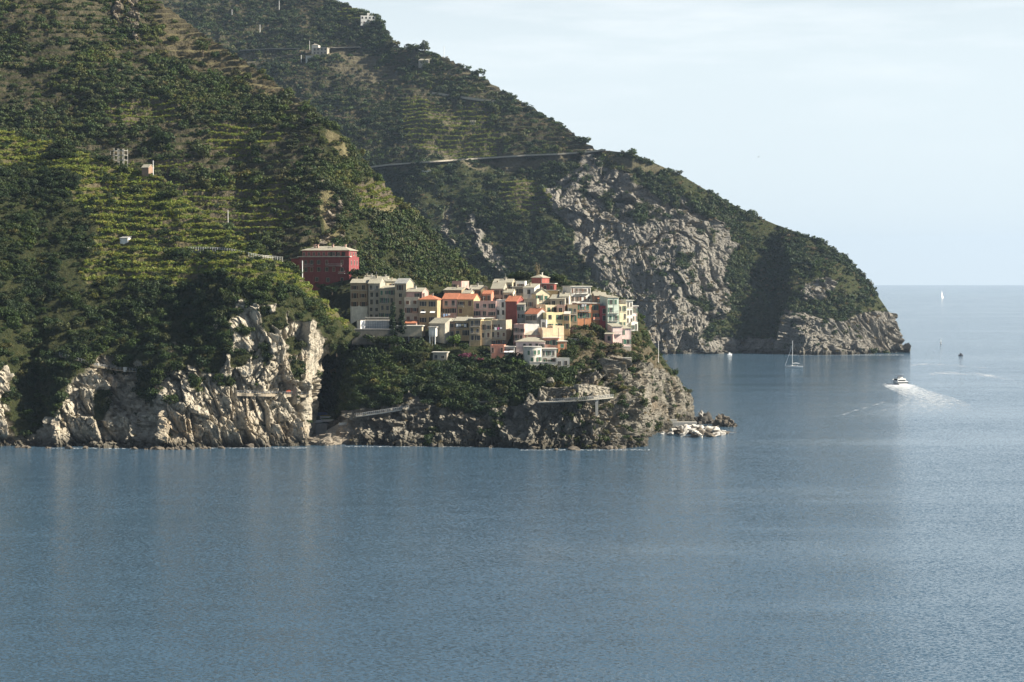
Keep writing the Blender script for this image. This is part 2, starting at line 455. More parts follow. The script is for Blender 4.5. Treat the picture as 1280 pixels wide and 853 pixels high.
def rockify(L, rock, big, small, amp, tilt, stretch, seed, lump=0.0, crack=0.28, fade=None, sm=0.50, crease=0.16):
    """displace bare rock into long tilted slabs with dark cracks; tilt (degrees from vertical, + leans left going up) may vary with px"""
    m = rock > 0.02; Pm = L.P[m]; cen = Pm.mean(0); q = Pm - cen
    tl = np.radians(np.interp(L.PX[m], tilt[0], tilt[1]) if isinstance(tilt, tuple) else np.full(len(Pm), float(tilt)))
    tl = tl + fbm(Pm, big * 5, 2, seed + 70) * 0.25
    c, s_ = np.cos(tl), np.sin(tl)
    a = c * q[:, 0] + s_ * q[:, 2]; b = -s_ * q[:, 0] + c * q[:, 2]
    Q = np.stack([a, q[:, 1], b / stretch], -1) + fbm(Pm, big * 1.5, 3, seed + 40)[:, None] * np.array([1.0, 0.4, 0.3]) * big * 0.07
    d = facets(Q, big, seed, crack) * amp + facets(Q * np.array([1, 1, 1.4]), small, seed + 20, crack * 1.2) * amp * sm
    d = d + facets(Q * np.array([1, 1, 1.8]), small * 0.4, seed + 33, crack) * amp * sm * .4 + fbm(Pm, big * 2.6, 3, seed + 60) * lump
    d = d - (np.abs(fbm(Q * np.array([1, .8, .22]), small * 0.55, 4, seed + 80, .6)) - .3) * amp * crease
    n = L.normals(L.P, 6)[m]; n[:, 2] *= 0.35; n /= np.linalg.norm(n, axis=-1, keepdims=True) + 1e-9
    disp = np.zeros(L.P.shape); disp[m] = n * (d * rock[m] * (fade[m] if fade is not None else 1.0))[:, None]
    L.P = L.P + disp

def rough(L, amp, sc, w, seed):
    w = w * np.clip(0.12 + (L.py - L.py[-1:]) / 35.0, 0, 1)
    n = L.normals(L.P, 6)
    L.P = L.P + n * (fbm(L.P, sc, 5, seed) * amp * w)[..., None]

def terrace(L, w, h, seed):
    z = L.P[..., 2] + fbm(L.P * np.array([1, 1, 0.2]), 24, 3, seed) * h * 0.6
    t = z / h; f = t - np.floor(t)
    st = np.clip((f - 0.72) / 0.28, 0, 1); st = st * st * (3 - 2 * st)
    dz = (np.floor(t) + st) * h - z
    L.P[..., 2] += dz * w
    return ((f > 0.70) & (f < 1.0)).astype(float) * w, f

# ---- A: terraced near headland above the pale cliff
X, Yp = jit(A, 9, 9, 3)
bx = [-90, 0, 12, 22, 50, 62, 80, 95, 112, 140, 165, 176, 190, 205, 215, 240, 270, 285, 297, 318, 340, 365, 392, 400, 446]
by = [470, 470, 452, 545, 548, 522, 508, 476, 452, 446, 448, 500, 506, 482, 468, 463, 468, 452, 398, 374, 380, 398, 398, 415, 600]
rockA = (Yp > np.interp(X, bx, by)).astype(float)
for (a, b, ra, rb) in [(352, 398, 9, 20), (370, 435, 12, 13), (372, 468, 12, 12), (340, 408, 6, 16), (303, 452, 14, 8), (285, 478, 12, 5), (158, 455, 10, 9), (130, 512, 9, 20), (245, 480, 8, 8), (312, 415, 6, 9), (330, 445, 4, 12)]:
    rockA[((X - a) / ra) ** 2 + ((Yp - b) / rb) ** 2 < 1] = 0
for (a, b, ra, rb) in [(215, 438, 4, 8), (270, 405, 4, 7), (175, 455, 6, 8), (110, 445, 10, 5), (300, 385, 9, 8)]:
    rockA[((X - a) / ra) ** 2 + ((Yp - b) / rb) ** 2 < 1] = 1
vineA = poly_mask(X, Yp, [[(-90, 150), (0, 163), (60, 178), (140, 206), (200, 218), (250, 258), (300, 292), (340, 318), (380, 350), (440, 400), (425, 412), (395, 385), (345, 356), (240, 345), (110, 352), (96, 338), (118, 300), (110, 262), (60, 225), (0, 200), (-90, 190)]])
for (a, b, ra, rb) in [(75, 190, 22, 9), (215, 240, 22, 9), (222, 316, 9, 7), (60, 228, 45, 14), (160, 240, 16, 6), (110, 285, 14, 10), (300, 330, 16, 5), (345, 345, 14, 6), (262, 325, 8, 5)]:
    vineA[((X - a) / ra) ** 2 + ((Yp - b) / rb) ** 2 < 1] = 0
rockAs = soften(rockA, 2)
rough(A, 2.2, 26, 1 - rockAs, 70); rough(A, 0.5, 4, 1 - rockAs, 75)
riserA, fA = terrace(A, soften(vineA, 3) * 0.6, 3.1, 4)
baseA = A.P.copy()
rockify(A, rockAs, 7.5, 2.8, 3.4, ([0, 150, 260, 310], [12, 24, 28, 4]), 3.6, 100, 1.6, fade=np.clip(1 - (A.PX - 380) / 9, 0.35, 1))
rough(A, 0.9, 4, (A.PX > 378) * rockAs, 77)
tintA = np.clip(0.5 + 0.5 * fbm(A.P, 22, 4, 9), 0, 1)

# ---- B: the mountain behind, terraces and scrub
X, Yp = jit(B, 7, 18, 13)
vineB = poly_mask(X, Yp, [[(132, 126), (215, 126), (218, 152), (140, 154)], [(260, 148), (318, 146), (316, 186), (262, 186)], [(320, 150), (352, 160), (345, 172), (320, 172)],
                          [(160, 195), (240, 195), (235, 206), (165, 206)], [(215, 222), (352, 222), (372, 262), (330, 285), (255, 262), (225, 240)], [(445, 215), (490, 225), (495, 255), (452, 250)]])
dryB = poly_mask(X, Yp, [[(188, -5), (225, 10), (255, 40), (305, 72), (296, 92), (245, 75), (200, 50)], [(300, 72), (352, 106), (345, 128), (300, 105)], [(395, 225), (420, 235), (432, 300), (410, 300)], [(410, 160), (432, 172), (440, 200), (418, 190)], [(450, 210), (470, 225), (500, 262), (485, 265), (455, 235)], [(355, 110), (395, 140), (388, 152), (360, 132)]])
rockB = np.zeros(X.shape)
for (a, b, ra, rb) in [(165, 12, 7, 22), (172, 40, 4, 12), (418, 268, 10, 12), (410, 298, 16, 9), (448, 306, 7, 12), (435, 300, 5, 14), (388, 150, 4, 10), (405, 212, 5, 10), (428, 250, 5, 9), (468, 235, 3, 9), (505, 262, 3, 8), (145, 5, 5, 10)]:
    rockB[((X - a) / ra) ** 2 + ((Yp - b) / rb) ** 2 < 1] = 1
rockBs = soften(rockB, 2)
rough(B, 5.5, 60, np.ones(X.shape), 80); rough(B, 1.3, 12, 1 - rockBs, 82)
wB = np.clip(soften(vineB, 3) * 0.9 + 0.55 * (X < 400) * (1 - rockBs), 0, 0.9)
riserB, fB = terrace(B, wB, 3.6, 6)
rockify(B, rockBs, 7, 3, 3.2, 12, 2.6, 140)
tintB = np.clip(0.5 + 0.5 * fbm(B.P, 30, 4, 19), 0, 1)

# ---- D: the far headland with its bare cliffs
X, Yp = jit(D, 13, 26, 23)
rockD = poly_mask(X, Yp, [[(685, 228), (735, 198), (775, 212), (810, 236), (860, 262), (912, 284), (922, 318), (908, 350), (920, 390), (895, 416), (870, 452), (800, 452), (775, 400), (745, 345), (712, 300), (692, 262)],
                          [(985, 380), (1010, 400), (1060, 402), (1105, 385), (1140, 430), (1140, 455), (985, 455)], [(830, 422), (985, 430), (985, 455), (830, 455)],
                          [(585, 260), (610, 300), (640, 335), (625, 345), (595, 310)], [(545, 250), (560, 262), (575, 300), (560, 290)], [(895, 350), (905, 330), (912, 345), (900, 365)], [(1000, 350), (1040, 345), (1045, 360), (1010, 372)]])
for (a, b, ra, rb) in [(800, 268, 8, 16), (762, 255, 6, 12), (845, 335, 9, 9), (872, 384, 14, 7), (735, 240, 4, 12), (888, 302, 5, 8)]:
    rockD[((X - a) / ra) ** 2 + ((Yp - b) / rb) ** 2 < 1] *= 0.0
vineD = poly_mask(X, Yp, [[(628, 216), (690, 222), (692, 250), (660, 258), (630, 245)], [(495, 130), (540, 125), (600, 150), (620, 188), (560, 196), (500, 175)], [(420, 8), (465, 18), (455, 30), (425, 22)], [(560, 140), (615, 140), (622, 180), (570, 175)]])
dryD = poly_mask(X, Yp, [[(400, 85), (470, 80), (500, 95), (450, 100)], [(560, 80), (620, 95), (640, 125), (590, 110)], [(760, 188), (800, 195), (830, 215), (790, 212)], [(420, 60), (480, 62), (470, 78), (425, 75)], [(470, 203), (540, 198), (660, 190), (762, 182), (768, 190), (700, 196), (600, 203), (480, 212)], [(300, 58), (455, 54), (455, 64), (300, 68)]])
rockDs = soften(rockD, 2)
rough(D, 7.0, 70, np.ones(X.shape), 90); rough(D, 2.0, 16, 1 - rockDs, 92)
wD = np.clip((Yp < 200) * (X < 760) * 0.65 + soften(vineD, 3) * 0.9, 0, 0.9) * (1 - rockDs)
riserD, fD = terrace(D, wD, 4.5, 8)
rockify(D, rockDs, 17, 6.5, 4.6, ([700, 900, 1000], [16, 8, 16]), 4.2, 180, 4.5, sm=.34, crease=.34)
tintD = np.clip(0.5 + 0.5 * fbm(D.P, 50, 4, 29), 0, 1)

# ---- C: the village promontory
X, Yp = jit(C, 6, 11, 33)
bx = [370, 420, 435, 470, 520, 555, 610, 650, 665, 690, 720, 765, 790, 806, 812, 835, 850, 870]
by = [545, 535, 516, 512, 500, 512, 515, 500, 492, 486, 490, 498, 474, 470, 458, 462, 470, 490]
rockC = (Yp > np.interp(X, bx, by)).astype(float)
for (a, b, ra, rb) in [(735, 470, 14, 9), (700, 455, 8, 6), (690, 478, 8, 4), (770, 470, 9, 12), (755, 445, 7, 7), (800, 462, 8, 8), (510, 497, 10, 5), (745, 488, 18, 8), (785, 480, 10, 8)]:
    rockC[(((X - a) / ra) ** 2 + ((Yp - b) / rb) ** 2 < 1)] = 1
for (a, b, ra, rb) in [(540, 545, 12, 14), (838, 480, 12, 7), (620, 530, 9, 14)]:
    rockC[(((X - a) / ra) ** 2 + ((Yp - b) / rb) ** 2 < 1)] *= 0.75
dryC = poly_mask(X, Yp, [[(700, 420), (765, 420), (805, 430), (835, 460), (845, 480), (800, 470), (740, 480), (700, 470)]])
village = poly_mask(C.PX, C.py, [[(432, 345), (700, 340), (800, 372), (800, 412), (758, 412), (715, 408), (712, 440), (690, 456), (640, 448), (560, 440), (540, 425), (432, 425)]])
vilS = soften(village, 6)
rockCs = soften(rockC, 2)
rough(C, 2.2, 22, (1 - rockCs) * (1 - vilS), 110); rough(C, 0.6, 5, (1 - rockCs) * (1 - vilS), 112)
rockify(C, rockCs, 7, 2.4, 3.3, ([400, 640, 700, 800], [20, 10, -18, 8]), 2.4, 220, 2.6, fade=np.interp(C.PX, [798, 814], [1, .4]))
rough(C, 2.4, 11, (C.PX > 804) * rockCs, 115)
tintC = np.clip(0.5 + 0.5 * fbm(C.P, 20, 4, 39), 0, 1)

def land_mat(name, rocks, soils, vine, dry, rust):
    t = NT(name); t.b.inputs['Roughness'].default_value = 0.95; t.b.inputs['Specular IOR Level'].default_value = 0.15
    f1 = t.noise(0.05, 6, 0.65); f2 = t.noise(0.5, 6, 0.7); f3 = t.noise(0.16, 5, 0.6, stretch=(1, 1, 0.35, 0, 0.4, 0))
    soil = t.ramp(f2, [(0.3, soils[0]), (0.5, soils[1]), (0.72, soils[2])])
    vn = t.mix(t.ramp(f2, [(0.42, 0), (0.62, 1)]), vine[0], vine[1]); vn = t.mix(t.ramp(f1, [(0.45, 0), (0.65, 0.6)]), vn, vine[2])
    c = t.mix(t.attr('vine'), soil, vn)
    c = t.mix(t.attr('dry'), c, t.mix(t.ramp(f2, [(0.4, 0), (0.65, 1)]), dry, tuple(x * 0.55 for x in dry)))
    c = t.mix(t.attr('riser'), c, t.mix(t.ramp(f2, [(0.35, 0), (0.65, 1)]), (0.075, 0.06, 0.04), (0.15, 0.125, 0.09)))
    rk = t.mix(t.ramp(f3, [(0.36, 0.0), (0.62, 1.0)]), rocks[0], rocks[1])
    rk = t.mix(t.ramp(f2, [(0.38, 0.8), (0.56, 0.0)]), rk, rocks[2])
    f4 = t.noise(1.0, 6, 0.7, stretch=(1.1, 1.1, 0.16, 0, R(20), 0)); f5 = t.noise(0.9, 5, 0.7, stretch=(1.3, 1.3, 0.10))
    rk = t.mix(t.ramp(f4, [(0.28, 0.6), (0.40, 0.0)]), rk, rocks[2]); rk = t.mix(t.ramp(f5, [(0.60, 0.0), (0.78, 0.5)]), rk, tuple(x * .6 for x in rocks[1]))
    rk = t.mix(t.ramp(f1, [(0.52, 0.0), (0.68, 0.55)]), rk, rust)
    geo = t.n('ShaderNodeNewGeometry'); sx = t.n('ShaderNodeSeparateXYZ'); t.l(geo.outputs['Position'], sx.inputs[0])
    zz = t.math('ADD', sx.outputs['Z'], t.math('MULTIPLY', f2, -2.4))
    wet = t.n('ShaderNodeMapRange'); wet.inputs[1].default_value = 0.0; wet.inputs[2].default_value = 3.4; wet.inputs[3].default_value = 0.85; wet.inputs[4].default_value = 0.0
    t.l(zz, wet.inputs[0]); rk = t.mix(wet.outputs[0], rk, (0.06, 0.055, 0.042))
    c = t.mix(t.attr('rock'), c, rk)
    t.l(c, t.b.inputs['Base Color'])
    b = t.math('ADD', t.noise(0.9, 8, 0.72), f4); t.bump(b, 1.0, 1.1)
    return t.m

SO = ((0.018, 0.026, 0.009), (0.036, 0.042, 0.015), (0.068, 0.064, 0.028))
mA = land_mat('cliff_and_vineyard', ((0.60, 0.54, 0.43), (0.50, 0.45, 0.36), (0.27, 0.24, 0.19)), SO, ((0.11, 0.145, 0.022), (0.16, 0.155, 0.035), (0.17, 0.12, 0.055)), (0.20, 0.165, 0.08), (0.36, 0.27, 0.17))
mB = land_mat('mountain_scrub', ((0.36, 0.31, 0.24), (0.26, 0.22, 0.17), (0.13, 0.115, 0.09)), SO, ((0.075, 0.10, 0.025), (0.12, 0.12, 0.045), (0.14, 0.11, 0.055)), (0.19, 0.165, 0.085), (0.26, 0.19, 0.12))
mC = land_mat('promontory_rock', ((0.335, 0.31, 0.255), (0.25, 0.228, 0.185), (0.115, 0.106, 0.088)), SO, ((0.06, 0.08, 0.02), (0.09, 0.085, 0.035), (0.12, 0.09, 0.05)), (0.17, 0.135, 0.09), (0.22, 0.16, 0.10))
mD = land_mat('headland_rock', ((0.30, 0.28, 0.24), (0.24, 0.222, 0.19), (0.14, 0.13, 0.112)), SO, ((0.07, 0.09, 0.03), (0.11, 0.11, 0.05), (0.13, 0.11, 0.06)), (0.15, 0.135, 0.08), (0.23, 0.195, 0.15))
Z = lambda L: np.zeros(L.PX.shape)
A.mesh('terraced_headland', mA, {'rock': rockAs, 'vine': soften(vineA, 2), 'dry': soften(vineA, 2) * np.clip(fbm(A.P, 13, 4, 47) * 2.2 - .25, 0, .9), 'riser': riserA}, [(14, -3), (60, -18), (95, -60)], 30)
B.mesh('mountain', mB, {'rock': rockBs, 'vine': soften(vineB, 2), 'dry': soften(dryB, 2), 'riser': riserB * (1 - rockBs)}, [(25, -6), (120, -60), (260, -330)], 60)
C.mesh('promontory', mC, {'rock': rockCs, 'vine': Z(C), 'dry': soften(dryC, 2) * 0.7, 'riser': Z(C)}, [(12, -3), (45, -25), (80, -80)], 30)
D.mesh('far_headland', mD, {'rock': rockDs, 'vine': soften(vineD, 2), 'dry': soften(dryD, 2), 'riser': riserD * 0.8}, [(30, -8), (150, -90), (320, -420)], 80)

# ------------------------------------------------------------------ sea
def sea():
    n = 180; rings = [0.0, 120, 250, 500, 1000, 2000, 4000, 9000, 17000]
    vs = [(0, 0, 0)]; fs = []
    for r in rings[1:]:
        for k in range(n):
            a = 2 * math.pi * k / n; vs.append((r * math.cos(a), r * math.sin(a), 0))
    for k in range(n): fs.append((0, 1 + k, 1 + (k + 1) % n))
    for i in range(len(rings) - 2):
        for k in range(n):
            a = 1 + i * n; b = a + n
            fs.append((a + k, b + k, b + (k + 1) % n, a + (k + 1) % n))
    me = bpy.data.meshes.new('sea'); me.from_pydata(vs, [], fs)
    t = NT('sea_water'); t.b.inputs['Roughness'].default_value = 0.10; t.b.inputs['IOR'].default_value = 1.333; t.b.inputs['Specular IOR Level'].default_value = 0.20
    tcn = t.n('ShaderNodeTexCoord')
    def wave(scale, stretch, detail, rough=0.6):
        return t.noise(scale, detail, rough, stretch=stretch)
    def slopes(scale, stretch, detail, k):
        mpn = t.n('ShaderNodeMapping'); mpn.inputs['Scale'].default_value = stretch[:3]; mpn.inputs['Rotation'].default_value = stretch[3:]; t.l(tcn.outputs['Object'], mpn.inputs[0])
        x = t.n('ShaderNodeTexNoise', Scale=scale, Detail=detail, Roughness=0.65); t.l(mpn.outputs[0], x.inputs['Vector'])
        v = t.n('ShaderNodeVectorMath', _operation='MULTIPLY_ADD'); t.l(x.outputs['Color'], v.inputs[0]); v.inputs[1].default_value = (k * 1.4, k * 1.25, 0); v.inputs[2].default_value = (-k * .7, -k * .625, 0)
        return v.outputs[0]
    calm = t.noise(0.0042, 5, 0.6, stretch=(0.55, 2.2, 1, 0, 0, -0.12))
    st = t.ramp(calm, [(0.38, 0.38), (0.49, 0.85), (0.62, 1.0)])
    va = t.n('ShaderNodeVectorMath', _operation='ADD'); t.l(slopes(0.05, (1, 2.0, 1, 0, 0, 0.2), 3, 0.13), va.inputs[0]); t.l(slopes(1.5, (1, 1.6, 1, 0, 0, -0.2), 3, 1.25), va.inputs[1])
    sc_ = t.n('ShaderNodeVectorMath', _operation='SCALE'); t.l(va.outputs[0], sc_.inputs[0]); t.l(st, sc_.inputs['Scale'])
    up = t.n('ShaderNodeVectorMath', _operation='ADD'); t.l(sc_.outputs[0], up.inputs[0]); up.inputs[1].default_value = (0, 0, 1)
    nn = t.n('ShaderNodeVectorMath', _operation='NORMALIZE'); t.l(up.outputs[0], nn.inputs[0]); t.l(nn.outputs[0], t.b.inputs['Normal'])
    t.b.inputs['Base Color'].default_value = (0.054, 0.098, 0.144, 1)
    me.materials.append(t.m); o = link('sea', me); o['kind'] = 'structure'
sea()
# ------------------------------------------------------------------ foliage kit
def crown_mesh(name, mat, r=1.0, n=300, lobes=7, flat=0.85, leaf=0.17, seed=0, spire=False):
    g = np.random.default_rng(seed); vs = []; fs = []
    if spire:
        L = [(np.array([g.normal(0, .06), g.normal(0, .06), z]), 0.36 * (1 - z / 4.5) ** 0.6 * (0.85 + 0.3 * g.random())) for z in np.linspace(-0.05, 3.9, 14)]
    else:
        L = [(np.array([0, 0, 0.55 * flat]), 0.62)]
        for k in range(lobes):
            a = 2 * math.pi * (k + g.random() * 0.7) / lobes; rr = 0.45 + 0.25 * g.random()
            L.append((np.array([math.cos(a) * rr, math.sin(a) * rr, (0.35 + 0.65 * g.random()) * flat]), 0.28 + 0.22 * g.random()))
    wts = np.array([l[1] ** 2 for l in L]); wts /= wts.sum()
    for i in range(n):
        c, lr = L[g.choice(len(L), p=wts)]
        d = g.normal(size=3); d /= np.linalg.norm(d)
        p = c + d * lr * (0.72 + 0.34 * g.random()) * np.array([1, 1, 0.85 if not spire else 1.3])
        if p[2] < 0.02 and not spire: p[2] = 0.02 + 0.1 * g.random()
        nrm = d + g.normal(size=3) * 0.45; nrm /= np.linalg.norm(nrm)
        u = np.cross(nrm, g.normal(size=3)); u /= np.linalg.norm(u); v = np.cross(nrm, u)
        s = leaf * (0.6 + 0.8 * g.random()); b = len(vs)
        vs += [tuple((p - u * s * 0.5 - v * s * 0.25) * r), tuple((p + u * s * 0.15 - v * s * 0.5) * r), tuple((p + u * s * 0.55 + v * s * 0.2 + nrm * s * 0.12) * r), tuple((p - u * s * 0.1 + v * s * 0.5) * r)]
        fs.append((b, b + 1, b + 2, b + 3))
    me = bpy.data.meshes.new(name); me.from_pydata(vs, [], fs); me.materials.append(mat); return me

def trunk_mesh(name, h, r, seed, limbs=3):
    g = random.Random(seed); m = MB()
    m.tube([(0, 0, -0.5), (g.uniform(-.04, .04), g.uniform(-.04, .04), h * 0.5), (g.uniform(-.1, .1), g.uniform(-.1, .1), h)], [r, r * 0.8, r * 0.45], 6)
    for k in range(limbs):
        a = 2 * math.pi * (k + g.random()) / limbs
        m.tube([(0, 0, h * 0.6), (math.cos(a) * h * .25, math.sin(a) * h * .25, h * 0.95), (math.cos(a) * h * .5, math.sin(a) * h * .5, h * 1.25)], [r * .5, r * .35, r * .15], 5)
    return m.mesh(name, BARK)

LF_A = leaf_mat('leaf_evergreen', [(0.014, 0.030, 0.007), (0.023, 0.043, 0.010), (0.017, 0.032, 0.010), (0.038, 0.056, 0.013), (0.013, 0.029, 0.010), (0.050, 0.055, 0.017)], patch=True)
LF_B = leaf_mat('leaf_macchia', [(0.022, 0.043, 0.011), (0.035, 0.058, 0.014), (0.050, 0.062, 0.019), (0.026, 0.047, 0.015), (0.064, 0.064, 0.026), (0.036, 0.066, 0.013)], patch=True)
LF_D = leaf_mat('leaf_headland', [(0.024, 0.046, 0.015), (0.035, 0.060, 0.019), (0.046, 0.062, 0.024), (0.024, 0.046, 0.020), (0.055, 0.062, 0.029), (0.034, 0.064, 0.017)], patch=True)
LF_V = leaf_mat('leaf_vine', [(0.13, 0.175, 0.024), (0.17, 0.185, 0.032), (0.10, 0.15, 0.025), (0.21, 0.19, 0.042)])
LF_DRY = leaf_mat('leaf_dry', [(0.17, 0.13, 0.08), (0.12, 0.105, 0.055), (0.20, 0.155, 0.095), (0.09, 0.085, 0.04)])
LF_CY = leaf_mat('leaf_cypress', [(0.016, 0.030, 0.014), (0.020, 0.036, 0.016)])
LF_MAG = leaf_mat('leaf_bougainvillea', [(0.16, 0.045, 0.085), (0.20, 0.06, 0.10)])
LF_GR = leaf_mat('leaf_garden', [(0.075, 0.12, 0.025), (0.06, 0.10, 0.022)])

CR_A = [crown_mesh('crown', LF_A, n=430, lobes=6 + k % 3, flat=0.8 + 0.1 * (k % 4), leaf=0.17, seed=k) for k in range(6)]
CR_B = [crown_mesh('crown', LF_B, n=260, lobes=6 + k % 3, flat=0.75 + 0.1 * (k % 4), leaf=0.22, seed=20 + k) for k in range(6)]
CR_D = [crown_mesh('crown', LF_D, n=160, lobes=5 + k % 3, flat=0.8 + 0.1 * (k % 3), leaf=0.28, seed=40 + k) for k in range(6)]
CR_V = [crown_mesh('crown', LF_V, n=70, lobes=5, flat=0.8, leaf=0.36, seed=60 + k) for k in range(4)]
CR_DRY = [crown_mesh('crown', LF_DRY, n=150, lobes=6, flat=0.6, leaf=0.22, seed=70 + k) for k in range(4)]
TRUNKS = [trunk_mesh('trunk', 0.5, 0.07, k) for k in range(4)]

def scatter_stuff(name, label, pts, rots, scales, idx, meshes):
    """countless plants: one object whose points carry plant meshes (geometry nodes)"""
    me = bpy.data.meshes.new(name); n = len(pts)
    me.vertices.add(n); me.vertices.foreach_set('co', np.asarray(pts, np.float32).reshape(-1))
    for an, arr, ty in (('prot', rots, 'FLOAT_VECTOR'), ('pscale', scales, 'FLOAT_VECTOR'), ('pidx', idx, 'INT')):
        a = me.attributes.new(an, ty, 'POINT')
        a.data.foreach_set('vector' if ty == 'FLOAT_VECTOR' else 'value', np.asarray(arr, np.int32 if ty == 'INT' else np.float32).reshape(-1))
    o = link(name, me); tag(o, label, kind='stuff')
    pc = bpy.data.collections.new(name + '_plants')
    for k, m in enumerate(meshes):
        pc.objects.link(bpy.data.objects.new('%s_plant_%02d' % (name, k), m))
    g = bpy.data.node_groups.new(name, 'GeometryNodeTree')
    g.interface.new_socket('Geometry', in_out='INPUT', socket_type='NodeSocketGeometry'); g.interface.new_socket('Geometry', in_out='OUTPUT', socket_type='NodeSocketGeometry')
    gi = g.nodes.new('NodeGroupInput'); go = g.nodes.new('NodeGroupOutput'); ip = g.nodes.new('GeometryNodeInstanceOnPoints')
    ci = g.nodes.new('GeometryNodeCollectionInfo'); ci.inputs['Collection'].default_value = pc; ci.inputs['Separate Children'].default_value = True; ci.inputs['Reset Children'].default_value = True
    def na(nm, ty):
        x = g.nodes.new('GeometryNodeInputNamedAttribute'); x.data_type = ty; x.inputs['Name'].default_value = nm
        return [q for q in x.outputs if q.name == 'Attribute' and q.enabled][0]
    e2r = g.nodes.new('FunctionNodeEulerToRotation'); g.links.new(na('prot', 'FLOAT_VECTOR'), e2r.inputs[0])
    ip.inputs['Pick Instance'].default_value = True
    g.links.new(gi.outputs[0], ip.inputs['Points']); g.links.new(ci.outputs[0], ip.inputs['Instance'])
    g.links.new(na('pidx', 'INT'), ip.inputs['Instance Index']); g.links.new(e2r.outputs[0], ip.inputs['Rotation']); g.links.new(na('pscale', 'FLOAT_VECTOR'), ip.inputs['Scale'])
    g.links.new(ip.outputs[0], go.inputs[0])
    md = o.modifiers.new('plants', 'NODES'); md.node_group = g
    return o

def sample(L, dens, n, seed):
    """n world points spread over a land by area x density; returns points, px, py"""
    g = np.random.default_rng(seed); P = L.P
    a = np.linalg.norm(np.cross(P[:-1, 1:] - P[:-1, :-1], P[1:, :-1] - P[:-1, :-1]), axis=-1)
    a = np.minimum(a, np.percentile(a, 99))
    w = (a * np.clip(dens[:-1, :-1], 0, None)).reshape(-1); w /= w.sum()
    k = g.choice(len(w), n, p=w); i, j = np.divmod(k, L.ncol - 1)
    f1, f2 = g.random(n)[:, None], g.random(n)[:, None]
    q = P[i, j] + (P[i, j + 1] - P[i, j]) * f1 + (P[i + 1, j] - P[i, j]) * f2
    return q, L.PX[i, j], L.py[i, j], (i, j)

def rs(n, lo, hi, seed, p=1.6, zs=(0.75, 1.25)):
    g = np.random.default_rng(seed)
    r = lo + (hi - lo) * g.random(n) ** p
    sc = np.stack([r * (0.85 + 0.3 * g.random(n)), r * (0.85 + 0.3 * g.random(n)), r * (zs[0] + (zs[1] - zs[0]) * g.random(n))], -1)
    rot = np.stack([g.normal(0, 0.12, n), g.normal(0, 0.12, n), g.random(n) * 6.28], -1)
    return r, sc, rot

def copy_thing(root, loc, rz, sc, label=None):
    r = root.copy(); COL.objects.link(r); r.location = loc; r.rotation_euler = (0, 0, rz); r.scale = sc
    if label: r['label'] = label
    for ch in root.children:
        c = ch.copy(); COL.objects.link(c); c.parent = r
        for g in ch.children:
            d = g.copy(); COL.objects.link(d); d.parent = c
    return r

def make_tree(k, crown, name='tree', cat='tree'):
    t = empty(name, (0, 0, 0)); tag(t, cat=cat)
    link('trunk', TRUNKS[k % 4], t); link('crown', crown, t)
    return t

def plant_trees(pts, sizes, crowns, label, group, seed, protos=None, zs=(0.85, 1.3)):
    g = random.Random(seed); kinds = [None] * len(crowns)
    for i, (p, s) in enumerate(zip(pts, sizes)):
        k = g.randrange(len(crowns)); rz = g.uniform(0, 6.28); sc = (s * g.uniform(.88, 1.12), s * g.uniform(.88, 1.12), s * g.uniform(*zs))
        if kinds[k] is None:
            t = make_tree(k, crowns[k]); kinds[k] = t; t.location = p; t.rotation_euler = (0, 0, rz); t.scale = sc; t['label'] = label; t['group'] = group
        else:
            copy_thing(kinds[k], p, rz, sc)

def clump(L, sc, seed, lo=-0.25, hi=0.35):
    return np.clip((fbm(L.P, sc, 4, seed) - lo) / (hi - lo), 0, 1)

houses_xy = []   # filled by the village: (x, y, half width, depth, yaw)
def clear_of_houses(P, pad=0.8):
    ok = np.ones(len(P), bool)
    for (x, y, hw, d, th) in houses_xy:
        dx = P[:, 0] - x; dy = P[:, 1] - y
        u = dx * math.cos(th) + dy * math.sin(th); v = -dx * math.sin(th) + dy * math.cos(th)
        ok &= ~((np.abs(u) < hw + pad) & (v > -pad - 0.6) & (v < d + pad))
    return ok

